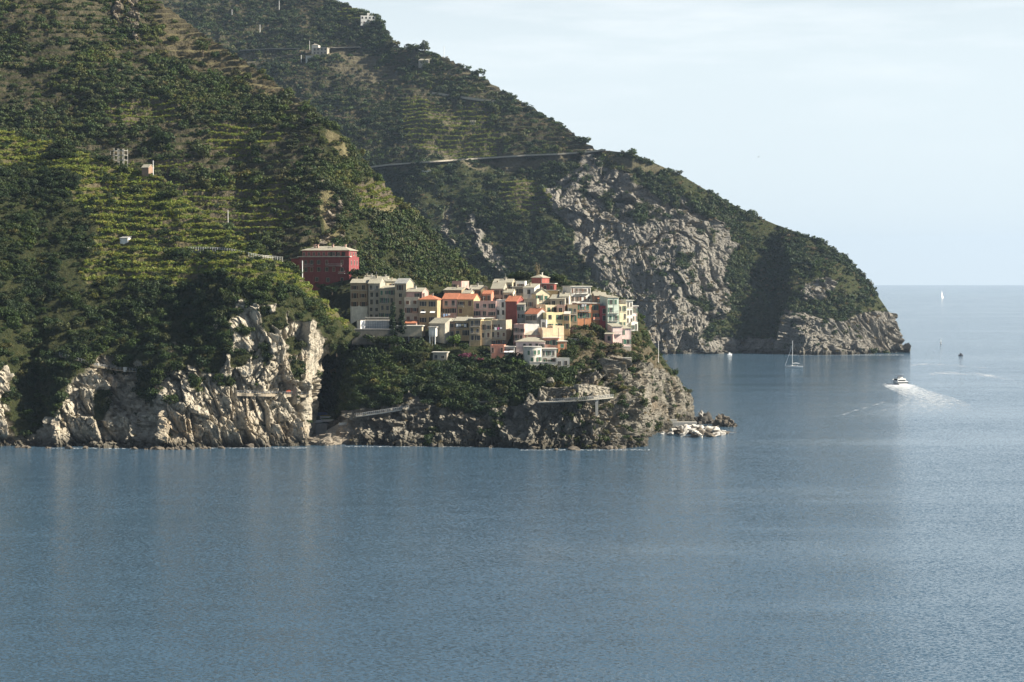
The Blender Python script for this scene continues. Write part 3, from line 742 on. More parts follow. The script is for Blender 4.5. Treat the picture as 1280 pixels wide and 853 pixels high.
def scatter_all():
    # A
    vegA = (1 - rockAs) * (1 - soften(vineA, 2)); grow = clump(A, 9, 300)
    P, px, py, ij = sample(A, vegA * (0.35 + grow) + rockAs * 0.008, 9000, 1)
    r, sc, rot = rs(len(P), 0.9, 3.0, 2, 2.2); P[:, 2] -= 0.25 * r
    front = np.argsort(-(r / P[:, 1]) - 0.0006 * rng.random(len(P)) + 10.0 * ((py < 352) | (px < -2)))
    tree_i = np.zeros(len(P), bool); tree_i[front[:130]] = True
    plant_trees(P[tree_i], r[tree_i] * 1.05, CR_A, 'dark bushy evergreen tree in the woods above the pale left cliff', 'trees above the pale left cliff', 5)
    k = ~tree_i
    scatter_stuff('cliff_woodland', 'dark evergreen scrub covering the slope between the left cliff and the vineyards', P[k], rot[k], sc[k], rng.integers(0, 6, k.sum()), CR_A)
    v = soften(vineA, 2) * ((fA < 0.66) + 0.12) * (0.22 + clump(A, 9, 310, -.15, .3))
    P, px, py, ij = sample(A, v, 17000, 3); r, sc, rot = rs(len(P), 0.55, 1.15, 4)
    scatter_stuff('vineyard', 'yellow green vines growing on the terraces of the left headland', P, rot, sc, rng.integers(0, 4, len(P)), CR_V)
    P, px, py, ij = sample(A, soften(vineA, 2) * (clump(A, 11, 320, 0.0, 0.4) + 0.1), 330, 5); r, sc, rot = rs(len(P), 0.7, 2.2, 6)
    scatter_stuff('vineyard_scrub', 'scattered dark bushes among the vines on the left headland', P, rot, sc, rng.integers(0, 6, len(P)), CR_A)
    P, px, py, ij = sample(A, soften(vineA, 2) * (fA > 0.5) + 0.3 * rockAs * clump(A, 8, 333), 1500, 7); r, sc, rot = rs(len(P), 0.3, 0.8, 8)
    scatter_stuff('dry_tufts', 'dry brown weeds on the terrace walls and ledges of the left headland', P, rot, sc, rng.integers(0, 4, len(P)), CR_DRY)
    # B
    vegB = (1 - rockBs) * (1 - 0.93 * soften(vineB, 2)) * (1 - 0.9 * soften(dryB, 2)); grow = clump(B, 22, 400)
    band = 0.30 + 1.3 * ((fB < 0.5) | (B.PX > 410))
    P, px, py, ij = sample(B, vegB * (0.14 + 1.1 * grow ** 1.5) * band * (B.py < 400), 25000, 11); r, sc, rot = rs(len(P), 0.7, 3.5, 12, 3.0); P[:, 2] -= 0.25 * r
    scatter_stuff('mountain_woodland', 'dark scrub and woods covering the mountain behind the village', P, rot, sc, rng.integers(0, 6, len(P)), CR_B)
    P, px, py, ij = sample(B, soften(vineB, 2) * ((fB < 0.6) + .1), 6000, 13); r, sc, rot = rs(len(P), 0.5, 1.0, 14)
    scatter_stuff('mountain_vineyard', 'green vines on the terraces of the mountain behind the left headland', P, rot, sc, rng.integers(0, 4, len(P)), CR_V)
    P, px, py, ij = sample(B, (vegB + soften(dryB, 2) + rockBs) * clump(B, 30, 410), 4000, 15); r, sc, rot = rs(len(P), 0.4, 1.2, 16)
    scatter_stuff('mountain_dry_scrub', 'dry brown bushes scattered over the mountain behind the village', P, rot, sc, rng.integers(0, 4, len(P)), CR_DRY)
    # D
    vegD = (1 - 0.945 * rockDs) * (1 - 0.9 * soften(vineD, 2)) * (1 - 0.93 * soften(dryD, 2)); grow = clump(D, 30, 500)
    band = 0.4 + 1.1 * ((fD < 0.5) | (D.py > 200))
    P, px, py, ij = sample(D, vegD * (0.16 + 1.1 * grow ** 1.4) * band * (D.PX > 200), 34000, 21); r, sc, rot = rs(len(P), 0.9, 4.0, 22, 3.0); P[:, 2] -= 0.25 * r
    scatter_stuff('headland_woodland', 'woods and scrub covering the far headland above its bare cliffs', P, rot, sc, rng.integers(0, 6, len(P)), CR_D)
    P, px, py, ij = sample(D, (vegD * 0.6 + rockDs * 0.35) * clump(D, 26, 510) * (D.PX > 200), 3500, 23); r, sc, rot = rs(len(P), 0.8, 2.2, 24)
    scatter_stuff('headland_dry_scrub', 'dry brown bushes and weeds on the cliffs of the far headland', P, rot, sc, rng.integers(0, 4, len(P)), CR_DRY)
    P, px, py, ij = sample(D, soften(vineD, 2) * ((fD < 0.55) + .1), 4500, 27); r, sc, rot = rs(len(P), 0.7, 1.4, 28)
    scatter_stuff('headland_vineyard', 'pale green vines on the terraces of the far mountain above the road', P, rot, sc, rng.integers(0, 4, len(P)), CR_V)
    # C
    wood = (1 - rockCs) * (1 - 0.985 * vilS) * (C.PX < 715) * (C.py > 395); scrub = (1 - 0.93 * rockCs) * (1 - 0.97 * vilS) * (C.PX >= 700) * np.where(C.PX > 798, .35, 1.0)
    P, px, py, ij = sample(C, wood * (0.5 + clump(C, 12, 600)), 1500, 31); r, sc, rot = rs(len(P), 1.3, 3.2, 32, 1.3); P[:, 2] -= 0.25 * r
    ok = clear_of_houses(P, 1.2 ) ; P, r, sc, rot, px, py = P[ok], r[ok], sc[ok], rot[ok], px[ok], py[ok]
    order = np.argsort(-r + 0.4 * rng.random(len(r))); tr = np.zeros(len(P), bool); tr[order[:140]] = True
    plant_trees(P[tr], r[tr] * 1.05, CR_A, 'dark bushy evergreen tree in the wood below the village', 'trees in the wood below the village', 6)
    k = ~tr
    scatter_stuff('village_woodland', 'dark undergrowth filling the wood between the village and the sea cliff', P[k], rot[k], sc[k], rng.integers(0, 6, k.sum()), CR_A)
    P, px, py, ij = sample(C, scrub * (0.25 + clump(C, 9, 610)), 900, 33); r, sc, rot = rs(len(P), 0.6, 2.0, 34, 1.6); ok = clear_of_houses(P, 1.0)
    P, r, sc, rot = P[ok], r[ok], sc[ok], rot[ok]
    scatter_stuff('slope_scrub', 'green bushes on the rocky slope below the orange and green houses', P, rot, sc, rng.integers(0, 6, len(P)), CR_B)
    P, px, py, ij = sample(C, scrub * (0.3 + clump(C, 8, 620)) + rockCs * 0.06, 800, 35); r, sc, rot = rs(len(P), 0.4, 1.2, 36); ok = clear_of_houses(P, 0.5)
    P, r, sc, rot = P[ok], r[ok], sc[ok], rot[ok]
    scatter_stuff('slope_dry_scrub', 'dry brown bushes on the rocky slope at the end of the promontory', P, rot, sc, rng.integers(0, 4, len(P)), CR_DRY)
    P, px, py, ij = sample(C, vilS * (C.PX < 800), 500, 37); r, sc, rot = rs(len(P), 0.4, 1.3, 38); ok = clear_of_houses(P, 1.0)
    P, r, sc, rot = P[ok], r[ok], sc[ok], rot[ok]
    scatter_stuff('garden_plants', 'small garden plants growing in the gaps between the village houses', P, rot, sc, rng.integers(0, 6, len(P)), CR_B)
# ------------------------------------------------------------------ the village
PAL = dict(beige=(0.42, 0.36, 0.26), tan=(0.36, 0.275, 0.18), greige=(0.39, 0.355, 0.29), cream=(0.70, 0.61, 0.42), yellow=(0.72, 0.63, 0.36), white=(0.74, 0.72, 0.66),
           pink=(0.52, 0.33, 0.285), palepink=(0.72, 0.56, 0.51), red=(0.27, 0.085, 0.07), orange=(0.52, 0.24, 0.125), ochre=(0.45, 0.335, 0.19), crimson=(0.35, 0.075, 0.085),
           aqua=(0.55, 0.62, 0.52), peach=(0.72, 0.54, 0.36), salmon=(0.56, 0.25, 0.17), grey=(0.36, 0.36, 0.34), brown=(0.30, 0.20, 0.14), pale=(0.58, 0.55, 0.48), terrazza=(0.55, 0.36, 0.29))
def wallm(k): return paint('plaster_' + k, PAL[k], var=0.24)
SHUT = dict(g=paint('green_shutter', (0.045, 0.13, 0.085), stain=False, rough=0.6), b=paint('brown_shutter', (0.13, 0.065, 0.04), stain=False, rough=0.6), k=paint('dark_shutter', (0.05, 0.05, 0.05), stain=False, rough=0.6))
TRIM = paint('window_surround', (0.45, 0.41, 0.34), stain=False, var=0.08)
DOORM = paint('door_wood', (0.12, 0.075, 0.05), stain=False)
AWN = paint('awning_white', (0.80, 0.80, 0.80), stain=False, var=0.05)
ROOFM = dict(s=SLATE, t=TERRA, k=GREYR)
_wm = {}
def win_mesh(kind, w, h, mat=None):
    key = (kind, round(w, 2), round(h, 2), mat.name if mat else '')
    if key in _wm: return _wm[key]
    m = MB()
    if kind == 'frame':      # surround standing 7 cm off the wall, with a sill
        t = 0.08
        m.box(-w/2 - t, w/2 + t, -0.07, 0.02, h/2, h/2 + t); m.box(-w/2 - t, -w/2, -0.07, 0.02, -h/2, h/2); m.box(w/2, w/2 + t, -0.07, 0.02, -h/2, h/2)
        m.box(-w/2 - t - 0.08, w/2 + t + 0.08, -0.16, 0.02, -h/2 - 0.10, -h/2); m.box(-0.03, 0.03, -0.05, 0.02, -h/2, h/2)
    elif kind == 'pane': m.box(-w/2, w/2, -0.012, 0.01, -h/2, h/2)
    elif kind == 'shutter':
        m.box(-w/4, w/4, -0.05, -0.01, -h/2, h/2)
        for k in range(5): m.box(-w/4 + .04, w/4 - .04, -0.065, -0.045, -h/2 + .1 + k * (h - .2) / 5, -h/2 + .1 + (k + .55) * (h - .2) / 5)
    elif kind == 'door': m.box(-w/2, w/2, -0.05, 0.02, 0, h); m.box(-w/2 - .12, -w/2, -0.08, .02, 0, h + .12); m.box(w/2, w/2 + .12, -0.08, .02, 0, h + .12); m.box(-w/2, w/2, -0.08, .02, h, h + .12)
    _wm[key] = m.mesh(kind, mat); return _wm[key]

def add_window(root, x, y, z, w, h, rz, sh, g):
    f = link('window', win_mesh('frame', w, h, TRIM), root, (x, y, z)); f.rotation_euler = (0, 0, rz)
    u = g.random()
    if sh and u < 0.28:
        for s in (-1, 1): link('shutter', win_mesh('shutter', w, h, SHUT[sh]), f, (s * w / 4, 0, 0))
    else:
        link('pane', win_mesh('pane', w, h, GLASS), f)
        if sh:
            for s in (-1, 1): link('shutter', win_mesh('shutter', w, h, SHUT[sh]), f, (s * (w * 0.75 + 0.13), 0, 0))

def balcony(root, x, z, w, g, solid=None):
    b = MB().box(x - w/2, x + w/2, -1.0, -0.02, z - 0.16, z).build('balcony', CONC, root)
    m = MB()
    if solid: m.box(x - w/2, x + w/2, -1.0, -0.92, z + .003, z + 0.95)
    else:
        n = max(4, int(w / 0.28))
        for k in range(n + 1):
            xx = x - w/2 + w * k / n; m.box(xx - .018, xx + .018, -0.98, -0.94, z + .003, z + 0.92)
        m.box(x - w/2, x + w/2, -0.99, -0.93, z + 0.92, z + 0.98)
        for xx in (x - w/2 + .03, x + w/2 - .03): m.box(xx - .025, xx + .025, -0.93, -0.03, z + 0.92, z + 0.98)
    m.build('railing', solid or METAL, b)

_hid = [0]
def house(px0, px1, eave, base, yaw, depth, wall, roof, rows, cols, label, sh=None, st=3.0, name='house', cat='house', rise=None, land=None, Y=None, rc=0, ww=1.2, wh=1.75, doors=0, bal=(), awn=(), group='houses of the cliff village', ground=None, top=0.0, chim=None, wallb=None, sink=5.0, par=0.9):
    _hid[0] += 1; g = random.Random(_hid[0] * 31 + 5)
    if sh is None and group == 'houses of the cliff village': sh = g.choice([None, 'g', 'b', 'k'])
    if -20 < yaw < 0 and group == 'houses of the cliff village': yaw *= 1.3
    pc = (px0 + px1) / 2
    if Y is None: Y = float(land.snap(pc, base)[1]) if land else C.Yof(pc, base)
    p = vec(pc, base, Y); h = float(at(pc, eave, Y)[2] - p.z)
    w = (px1 - px0) / F * Y / math.cos(R(yaw)); th = R(yaw)
    root = empty(name, p, th); tag(root, label, cat, group)
    houses_xy.append((p.x, p.y, w / 2, depth, th))
    wm = wallm(wall); hw = w / 2; D_ = depth; kind, rk = roof[0], (roof + 'p')[1]
    rise = rise if rise is not None else math.tan(R(20)) * (D_ if kind in 'g' else w) / 2
    # walls
    m = MB(); mats = [wm] + ([wallm(wallb[0])] if wallb else [])
    z0 = -sink; zs = h
    if wallb: m.box(-hw, hw, 0, D_, z0, wallb[1], 1); z0 = wallb[1]
    if kind == 'g': m.prism([(0, z0), (D_, z0), (D_, h), (D_ / 2, h + rise), (0, h)], -hw, hw, axis='x')
    elif kind == 'f': m.prism([(-hw, z0), (hw, z0), (hw, h), (0, h + rise), (-hw, h)], 0, D_)
    elif kind == 's': m.prism([(0, z0), (D_, z0), (D_, h + rise), (0, h)], -hw, hw, axis='x')
    else: m.box(-hw, hw, 0, D_, z0, h)
    if kind == 't':
        for a in ((-hw, hw, 0, .22), (-hw, hw, D_ - .22, D_), (-hw, -hw + .22, .22, D_ - .22), (hw - .22, hw, .22, D_ - .22)): m.box(*a, h, h + par)
    m.build('wall', mats, root)
    # roof
    m = MB(); o = 0.38; t = 0.2; rm = ROOFM[rk] if rk in ROOFM else wallm('pale')
    if kind == 'g':
        sl_ = rise / (D_ / 2); e = o * sl_
        m.prism([(-o, h - e + .03), (D_/2, h + rise + .03), (D_ + o, h - e + .03), (D_ + o, h - e + t), (D_/2, h + rise + t + .03), (-o, h - e + t)], -hw - .2, hw + .2, axis='x')
    elif kind == 'f':
        sl_ = rise / hw; e = o * sl_
        m.prism([(-hw - o, h - e + .03), (0, h + rise + .03), (hw + o, h - e + .03), (hw + o, h - e + t), (0, h + rise + t + .03), (-hw - o, h - e + t)], -.25, D_ + .25)
    elif kind == 's':
        sl_ = rise / D_; e = o * sl_
        m.prism([(-o, h - e + .03), (D_ + o, h + rise + e + .03), (D_ + o, h + rise + e + t), (-o, h - e + t)], -hw - .2, hw + .2, axis='x')
    elif kind == 'h':
        q = min(hw, D_ / 2) * 0.98; rise = min(rise, q * 0.5)
        a = [(-hw - o, -o, h + .02), (hw + o, -o, h + .02), (hw + o, D_ + o, h + .02), (-hw - o, D_ + o, h + .02)]
        a += [(x, y, h + .15) for x, y, _ in a]
        if hw > D_ / 2: a += [(-hw + q, D_/2, h + rise + .15), (hw - q, D_/2, h + rise + .15)]; fs = [(4,5,9,8), (5,6,9), (6,7,8,9), (7,4,8)]
        else: a += [(0, q, h + rise + .15), (0, D_ - q, h + rise + .15)]; fs = [(4,5,8), (5,6,9,8), (6,7,9), (7,4,8,9)]
        m.add(a, fs + [(0,1,5,4), (1,2,6,5), (2,3,7,6), (3,0,4,7), (3,2,1,0)])
    elif kind == 'o': m.box(-hw - .45, hw + .45, -.55, D_ + .4, h + .003, h + .25)
    elif kind == 't': m.box(-hw + .225, hw - .225, .225, D_ - .225, h + .003, h + .06)
    rf = m.build('roof', rm, root)
    nchim = chim if chim is not None else (g.choice([0, 1, 1, 2]) if kind in 'gfhs' else 0)
    for k in range(nchim):
        x = g.uniform(-hw * .7, hw * .7); y = g.uniform(.3, .65) * D_; zt = h + (rise or 0) + g.uniform(.5, 1.0); zb = h + 0.1
        c = MB().box(x - .28, x + .28, y - .28, y + .28, zb, zt).box(x - .4, x + .4, y - .4, y + .4, zt + .003, zt + .13).build('chimney', wallm(g.choice(['pale', 'beige', 'greige'])), rf)
    # small things that houses collect: rain pipes, aerials, a string course, stained base
    if h > 5 and kind in 'gfhsot':
        for k in range(g.choice([0, 1, 1])):
            x = g.choice([-hw + .25, hw - .25, -hw + w * .5 + .1]); MB().tube([(x, -.07, -1), (x, -.07, h - .05)], .055, 5).build('rain_pipe', METAL, root)
        if g.random() < .4: zz = h - 3.05; MB().box(-hw - .03, hw + .03, -.06, -.003, zz, zz + .14).build('string_course', TRIM, root)
        if g.random() < .55:
            x = g.uniform(-hw * .7, hw * .7); y = D_ * g.uniform(.3, .7); zb = h + .1; zt = h + (rise if kind in 'gfhs' else 0) + g.uniform(1.2, 2.4)
            a = MB().tube([(x, y, zb), (x, y, zt)], .035, 4)
            for q in range(3): a.box(x - .45 + .1 * q, x + .45 - .1 * q, y - .02, y + .02, zt - .15 - .22 * q, zt - .11 - .22 * q)
            a.build('aerial', METAL, rf)
    # windows on the front
    W_ = min(ww, w / max(1, cols) * 0.42)
    for r in range(rows):
        z = h - 1.6 - top - st * r
        if z - wh / 2 < 0.15: break
        for c in range(cols):
            if g.random() < 0.05: continue
            x = -hw + w * (c + 0.5) / cols + g.uniform(-.22, .22)
            add_window(root, x, 0, z + g.uniform(-.08, .08), W_, wh * g.choice([1, 1, .8, 1.12]), 0, sh if g.random() < .85 else None, g)
    for (r, c, bw, solid) in bal:
        x = -hw + w * c; z = h - 1.6 - top - st * r - wh * 0.72
        balcony(root, x, z, bw, g, wallm(solid) if solid else None)
    for (r, c) in awn:
        x = -hw + w * c; z = h - 1.6 - top - st * r + .2
        MB().add([(x - 1, -.03, z), (x + 1, -.03, z), (x + 1, -1.1, z - .55), (x - 1, -1.1, z - .55), (x - 1, -.03, z + .05), (x + 1, -.03, z + .05), (x + 1, -1.1, z - .5), (x - 1, -1.1, z - .5)],
                 [(0,1,2,3), (7,6,5,4), (0,4,5,1), (1,5,6,2), (2,6,7,3), (3,7,4,0)]).build('awning', AWN, root)
    for k in range(doors):
        x = -hw + w * (k + 0.5) / doors + g.uniform(-.3, .3); link('door', win_mesh('door', 1.0, 2.1, DOORM), root, (x, 0, 0.15))
    # windows on the right-hand wall (rc columns)
    for r in range(rows if rc else 0):
        z = h - 1.6 - top - st * r
        if z - wh / 2 < 0.15: break
        for c in range(rc): add_window(root, hw, D_ * (c + .5) / rc, z, min(ww, D_ / rc * .4), wh, math.pi / 2, sh, g)
    return root

def village():
    H = house
    # western cluster, behind
    H(455, 466, 349, 372, -4, 7, 'brown', 'gs', 1, 2, 'small dark house with pale roof behind the tall brown house with a white ground floor', chim=2)
    H(464, 484, 350.5, 374, -4, 8, 'cream', 'gs', 1, 2, 'pale roofed house just behind the grey house with a dark balcony', chim=2)
    H(483, 498, 352, 378, 14, 7, 'cream', 'ss', 2, 1, 'sunlit cream house peeping over the roofs of the western cluster', chim=1)
    # western cluster, front line
    H(438, 459.5, 354, 400, -7, 8, 'tan', 'gs', 3, 2, 'tall brown house with a white ground floor, westernmost of the village row', st=3.3, wallb=('white', 5.6), top=0.2, ww=1.2, rc=1, chim=1)
    H(460.5, 475, 354.5, 401, -8, 9, 'greige', 'gs', 5, 2, 'narrow grey house with a dark balcony and white band, beside the tall brown house', st=2.9, bal=[(0, .5, 3.6, None)], rise=2.2, chim=1)
    H(474.5, 493.5, 361, 401, -3, 9, 'beige', 'ss', 4, 3, 'beige house with a sloping roof and bulging balcony left of the cypress', st=3.0, bal=[(1, .35, 2.2, None)], chim=0, rise=1.0)
    H(493.5, 508, 354.5, 404, -14, 8, 'beige', 'gk', 5, 1, 'tall narrow beige house with a grey roof and bright white gable end', st=3.0, sh='b', chim=0, rise=1.8)
    H(508, 528, 365, 408, -10, 9, 'pink', 'gs', 1, 2, 'pink house with a pale roof and white gable beside the grey roofed tower house', chim=1, rise=1.4)
    H(505.5, 523.5, 373, 410, -4, 5, 'greige', 't', 3, 2, 'plain grey beige house with a roof terrace in front of the pink walled house', st=3.1, sh='b', bal=[(1, .75, 2.0, 'brown')], par=.5, Y=None)
    H(523.5, 546.5, 375, 412, -8, 9, 'ochre', 'ht', 3, 2, 'ochre house with a red hipped roof and white awnings over two windows', st=3.1, sh='k', awn=[(1, .25), (1, .76)], rise=2.0)
    # lower western row
    H(506, 520, 404.5, 416, -6, 5, 'terrazza', 'st', 0, 0, 'low shed with a small red tiled roof above the long flat roofed hall', chim=0, rise=1.2, cat='shed', name='shed')
    hall = H(494, 527.5, 408, 432, -5, 8, 'beige', 'o', 0, 0, 'long flat roofed hall raised on posts over the dark wood', name='hall', cat='hall', sink=-3.4)
    tower = H(536, 544.5, 409.5, 434, -8, 5, 'white', 'o', 0, 0, 'slim bright white block on two posts beside the pale gabled chapel', name='stair_tower', cat='tower', sink=-4.0)
    H(536.5, 556.5, 404.5, 428, -30, 9, 'greige', 'gs', 0, 0, 'windowless grey gabled building with a sunlit cream end wall', chim=0, rise=1.9, name='chapel', cat='chapel')
    H(541, 558.5, 441, 453, -5, 5, 'greige', 'o', 1, 2, 'small stone hut with a flat pale roof in the wood', name='hut', cat='hut', wh=1.2, st=2)
    for x in np.linspace(-4.6, 4.6, 5): MB().box(x - .22, x + .22, .3, .75, -3, 3.38).build('post', CONC, hall)
    MB().box(-4.8, 4.8, 5, 5.3, -3, 3.38).build('back_wall', STONE, hall)
    for x in (-1.0, 1.0): MB().box(x - .2, x + .2, .2, .6, -3, 3.98).build('post', WHITE, tower)
    # middle rows
    H(565, 577, 353, 372, -24, 7, 'pink', 't', 1, 2, 'pink cube shaped house with a sunlit end wall at the top of the middle rows', par=.5)
    H(554.5, 577, 363, 383, -22, 8, 'tan', 'gs', 1, 3, 'tan house with a wide pale roof right below the pink cube house', rise=1.0, chim=1)
    H(586.5, 602, 362, 382, -6, 8, 'brown', 'gs', 1, 2, 'dark reddish house with a beige roof right of the pink cube house', rise=1.5, chim=1)
    H(601.5, 613, 363, 384, 6, 7, 'ochre', 'fs', 1, 1, 'little ochre house with a pale front gable among the upper roofs', rise=1.6, chim=0)
    H(614, 629, 361, 386, -10, 8, 'greige', 'gs', 2, 3, 'grey house with large dark windows below a steep pale roof edge', rise=2.4, ww=1.3, chim=1)
    H(616.5, 640, 353.5, 378, -8, 8, 'beige', 'gs', 2, 4, 'wide beige house with a broad pale roof at the upper left of the hilltop', rise=1.3, chim=3)
    H(553, 571, 374, 402, -10, 9, 'pink', 'gt', 2, 2, 'dull pink house with a red tiled roof and long balcony', bal=[(0, .5, 5.0, None)], rise=2.1, chim=0)
    H(571, 592, 374.5, 403, -12, 9, 'ochre', 'gt', 3, 2, 'ochre house with a red tiled roof and white gable edge', bal=[(0, .28, 2.2, None)], rise=2.0, chim=0)
    H(592, 620, 377.5, 404, -5, 9, 'pink', 't', 2, 3, 'broad pink house with a white railed roof terrace', bal=[(0, .45, 3.0, None)], par=.3)
    H(598, 617, 371, 386, -8, 6, 'grey', 'o', 1, 4, 'glazed grey penthouse set back above the broad pink house', wh=1.6, ww=1.5)
    H(620, 632, 376, 402, -10, 8, 'white', 't', 2, 2, 'narrow whitish grey house between the pink terrace house and the dark red house', par=.4)
    H(632, 646, 377, 405, -20, 9, 'red', 'gt', 0, 0, 'dark red windowless house front under a red tiled roof', rise=2.0, chim=1)
    H(646, 656, 381, 406, -6, 9, 'grey', 'gs', 3, 2, 'bluish grey house squeezed against the dark red house', rise=1.2, chim=0, st=2.9)
    H(644.5, 656, 353, 374, -6, 6, 'white', 't', 1, 1, 'bright white cube on the upper terraces left of the red tower house', par=.5)
    H(640, 655, 359, 380, -12, 7, 'greige', 'o', 1, 2, 'grey flat roofed house with a sunlit edge below the white cube', ww=1.6)
    H(654, 668, 360, 384, -14, 7, 'white', 'ss', 1, 1, 'white house with a light sloping roof left of the cream gabled house', rise=1.4, chim=1)
    H(663.5, 678, 363, 382, -6, 6, 'pale', 'o', 1, 3, 'pale flat roofed house at the foot of the red tower house')
    H(664.5, 677.5, 347.5, 366, -26, 7, 'red', 'hs', 0, 0, 'red tower like house with a pale hipped roof on the hilltop', rise=1.7, chim=1)
    H(678.5, 692.5, 355, 368, -8, 6, 'red', 'o', 1, 2, 'smaller red house with a pale flat roof, right below the red tower house')
    H(683, 697, 363.5, 378, -8, 6, 'ochre', 'o', 0, 0, 'ochre wall of a low house below the two red hilltop houses')
    H(670, 687, 367.5, 390, 18, 8, 'cream', 'fs', 2, 2, 'sunlit cream house with a front gable and deep loggia', rise=1.9, chim=1)
    H(687.5, 706, 374, 394, -14, 8, 'greige', 'gs', 1, 2, 'grey beige house with a plain pale roof beside the cream gabled house', rise=1.6, chim=1)
    H(655, 671, 375.5, 404, -6, 7, 'beige', 't', 2, 3, 'beige house with a roof terrace full of white things', par=.6)
    H(670, 681, 382, 408, 4, 6, 'tan', 't', 0, 0, 'blank tan house wall with a flat top left of the yellow house', par=.4)
    H(682, 697, 382.5, 404, 14, 7, 'cream', 't', 1, 2, 'cream top storey with open loggia above the bright yellow house', par=.3)
    H(696, 706, 383, 408, -4, 6, 'terrazza', 't', 1, 1, 'reddish brown house wall beside the cream loggia storey', par=.5)
    H(682, 704.5, 391.5, 419, 17, 8, 'yellow', 't', 2, 2, 'bright yellow house with green shutters in full sun', sh='g', st=3.4, par=.25, wh=1.6)
    H(656.5, 671.5, 392.5, 417, -34, 7, 'grey', 'gt', 1, 2, 'grey fronted house with a small red roof and a dazzling white gable end', rise=1.9, sh='k', chim=1)
    # lower front apartments
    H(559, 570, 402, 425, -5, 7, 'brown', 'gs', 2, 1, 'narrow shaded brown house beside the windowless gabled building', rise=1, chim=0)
    H(568, 586.5, 401.5, 426, -9, 9, 'ochre', 'gs', 3, 2, 'ochre front apartment house with pale roof and laundry on its balcony', sh='k', bal=[(0, .35, 2.6, None)], rise=1.3, st=2.9)
    H(586.5, 601, 399, 433, -5, 9, 'ochre', 'o', 5, 2, 'tall yellow ochre house of narrow balconies in the lower front row', sh='k', bal=[(0, .5, 3.6, None), (1, .5, 3.2, None)], st=2.75)
    H(600.5, 614, 404, 432, -5, 9, 'beige', 't', 3, 2, 'beige apartment house with red brown shutters left of its wider twin', sh='b', st=3.0, par=.8)
    H(614, 632.5, 403.5, 432, -10, 10, 'beige', 't', 3, 3, 'wide beige apartment house with a rooftop terrace and sunlit right wall', sh='b', st=3.0, bal=[(1, .5, 2.8, None), (2, .5, 2.6, None)], par=1.0)
    H(602, 616, 398, 414, 20, 4, 'yellow', 'o', 0, 0, 'small yellow rooftop room with a white flat roof over the beige apartments', name='roof_room', cat='roof room')
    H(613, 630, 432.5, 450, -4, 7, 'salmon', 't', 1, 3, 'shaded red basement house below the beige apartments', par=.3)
    H(629, 643, 434, 449, -4, 7, 'grey', 'o', 1, 3, 'grey house with a long white awning below the beige apartments', awn=[(0, .3), (0, .7)])
    H(642, 655, 408, 436, -8, 8, 'pink', 't', 3, 2, 'pink house with dark red doors and a white balustrade', sh='b', bal=[(0, .5, 3.4, None), (1, .5, 3.0, None)], par=.8, st=2.8)
    H(654, 674, 407.5, 430, 14, 8, 'white', 't', 0, 0, 'gleaming white terraced house below the white gable end', par=.7)
    H(656.5, 678, 419, 434, 6, 8, 'pink', 'hs', 1, 3, 'pink turret with a broad pale hipped roof', rise=2.0, sh='g', chim=0, wh=1.2)
    H(677.5, 692, 412, 436, 15, 6, 'peach', 't', 0, 0, 'peach coloured house wall with rounded top in full sun', par=.5)
    H(691, 705, 409.5, 432, 20, 6, 'peach', 't', 0, 0, 'tall peach coloured parapet house beside the dark bush', par=.6)
    H(679, 698, 423, 444, -4, 6, 'salmon', 'o', 2, 2, 'salmon red house behind the pink hipped roof house')
    H(697, 708, 427, 444, 10, 7, 'orange', 'o', 2, 1, 'small orange red house with green windows at the end of the lower front row', sh='g', wh=1.3, st=3.2)
    H(645, 681, 427.5, 446, -3, 8, 'palepink', 'hs', 1, 5, 'wide pale pink house with a low hipped roof above the round grey building', rise=1.5, ww=1.1, chim=1)
    # round fronted grey building
    roundhouse()
    H(677, 695.5, 436.5, 456, 6, 7, 'pale', 'o', 2, 3, 'pale grey house with green shutters right of the round fronted building', sh='g', wh=1.5, doors=2)
    H(695.5, 712, 449, 463, 4, 6, 'grey', 't', 1, 2, 'low grey block on the slope below the orange red house', par=.3)
    # eastern cluster
    H(713.5, 738.5, 358.5, 384, 20, 9, 'white', 'o', 2, 5, 'big white house with a thin flat roof and a row of balcony doors', bal=[(0, .55, 5.6, None)], st=3.2, wh=1.7)
    H(739, 747, 369, 386, -20, 6, 'white', 'gs', 0, 0, 'small pale roof gable right of the big white house', rise=1.4, chim=1)
    H(709.5, 722, 383.5, 409, 6, 7, 'tan', 't', 2, 2, 'tan house with tall green shutters left of the orange house', sh='g', par=.8, bal=[(0, .5, 3.0, None)], wh=2.0)
    H(722, 739, 379.5, 408, 12, 9, 'orange', 'o', 3, 2, 'orange house with green shutters and a long balcony', sh='g', st=3.1, bal=[(0, .5, 4.4, None)], wh=1.9)
    H(739, 750, 379.5, 408, 22, 9, 'orange', 'o', 3, 1, 'bright orange narrower half of the orange house, on its sunny side', sh='g', st=3.4, bal=[(1, .5, 2.8, 'salmon')])
    H(750, 759, 384, 410, 14, 8, 'crimson', 't', 3, 1, 'crimson house squeezed between the orange and the green houses', par=.5, st=2.8)
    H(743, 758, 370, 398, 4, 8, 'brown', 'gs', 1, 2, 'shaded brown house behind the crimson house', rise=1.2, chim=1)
    H(759.5, 773.5, 372.5, 414, 18, 9, 'aqua', 'ss', 4, 2, 'pale green house with green shutters and balconies on several floors', sh='g', st=3.1, bal=[(1, .55, 3.8, None), (2, .55, 3.8, None)], rise=.8, chim=1)
    H(773.5, 783, 381, 412, 16, 8, 'cream', 't', 3, 2, 'tall cream house with a brown loggia on top', st=3.1, sh='g', par=.2)
    H(775, 783, 376, 392, 16, 5, 'brown', 'o', 0, 0, 'brown roofed loggia on top of the tall cream house', name='loggia', cat='loggia')
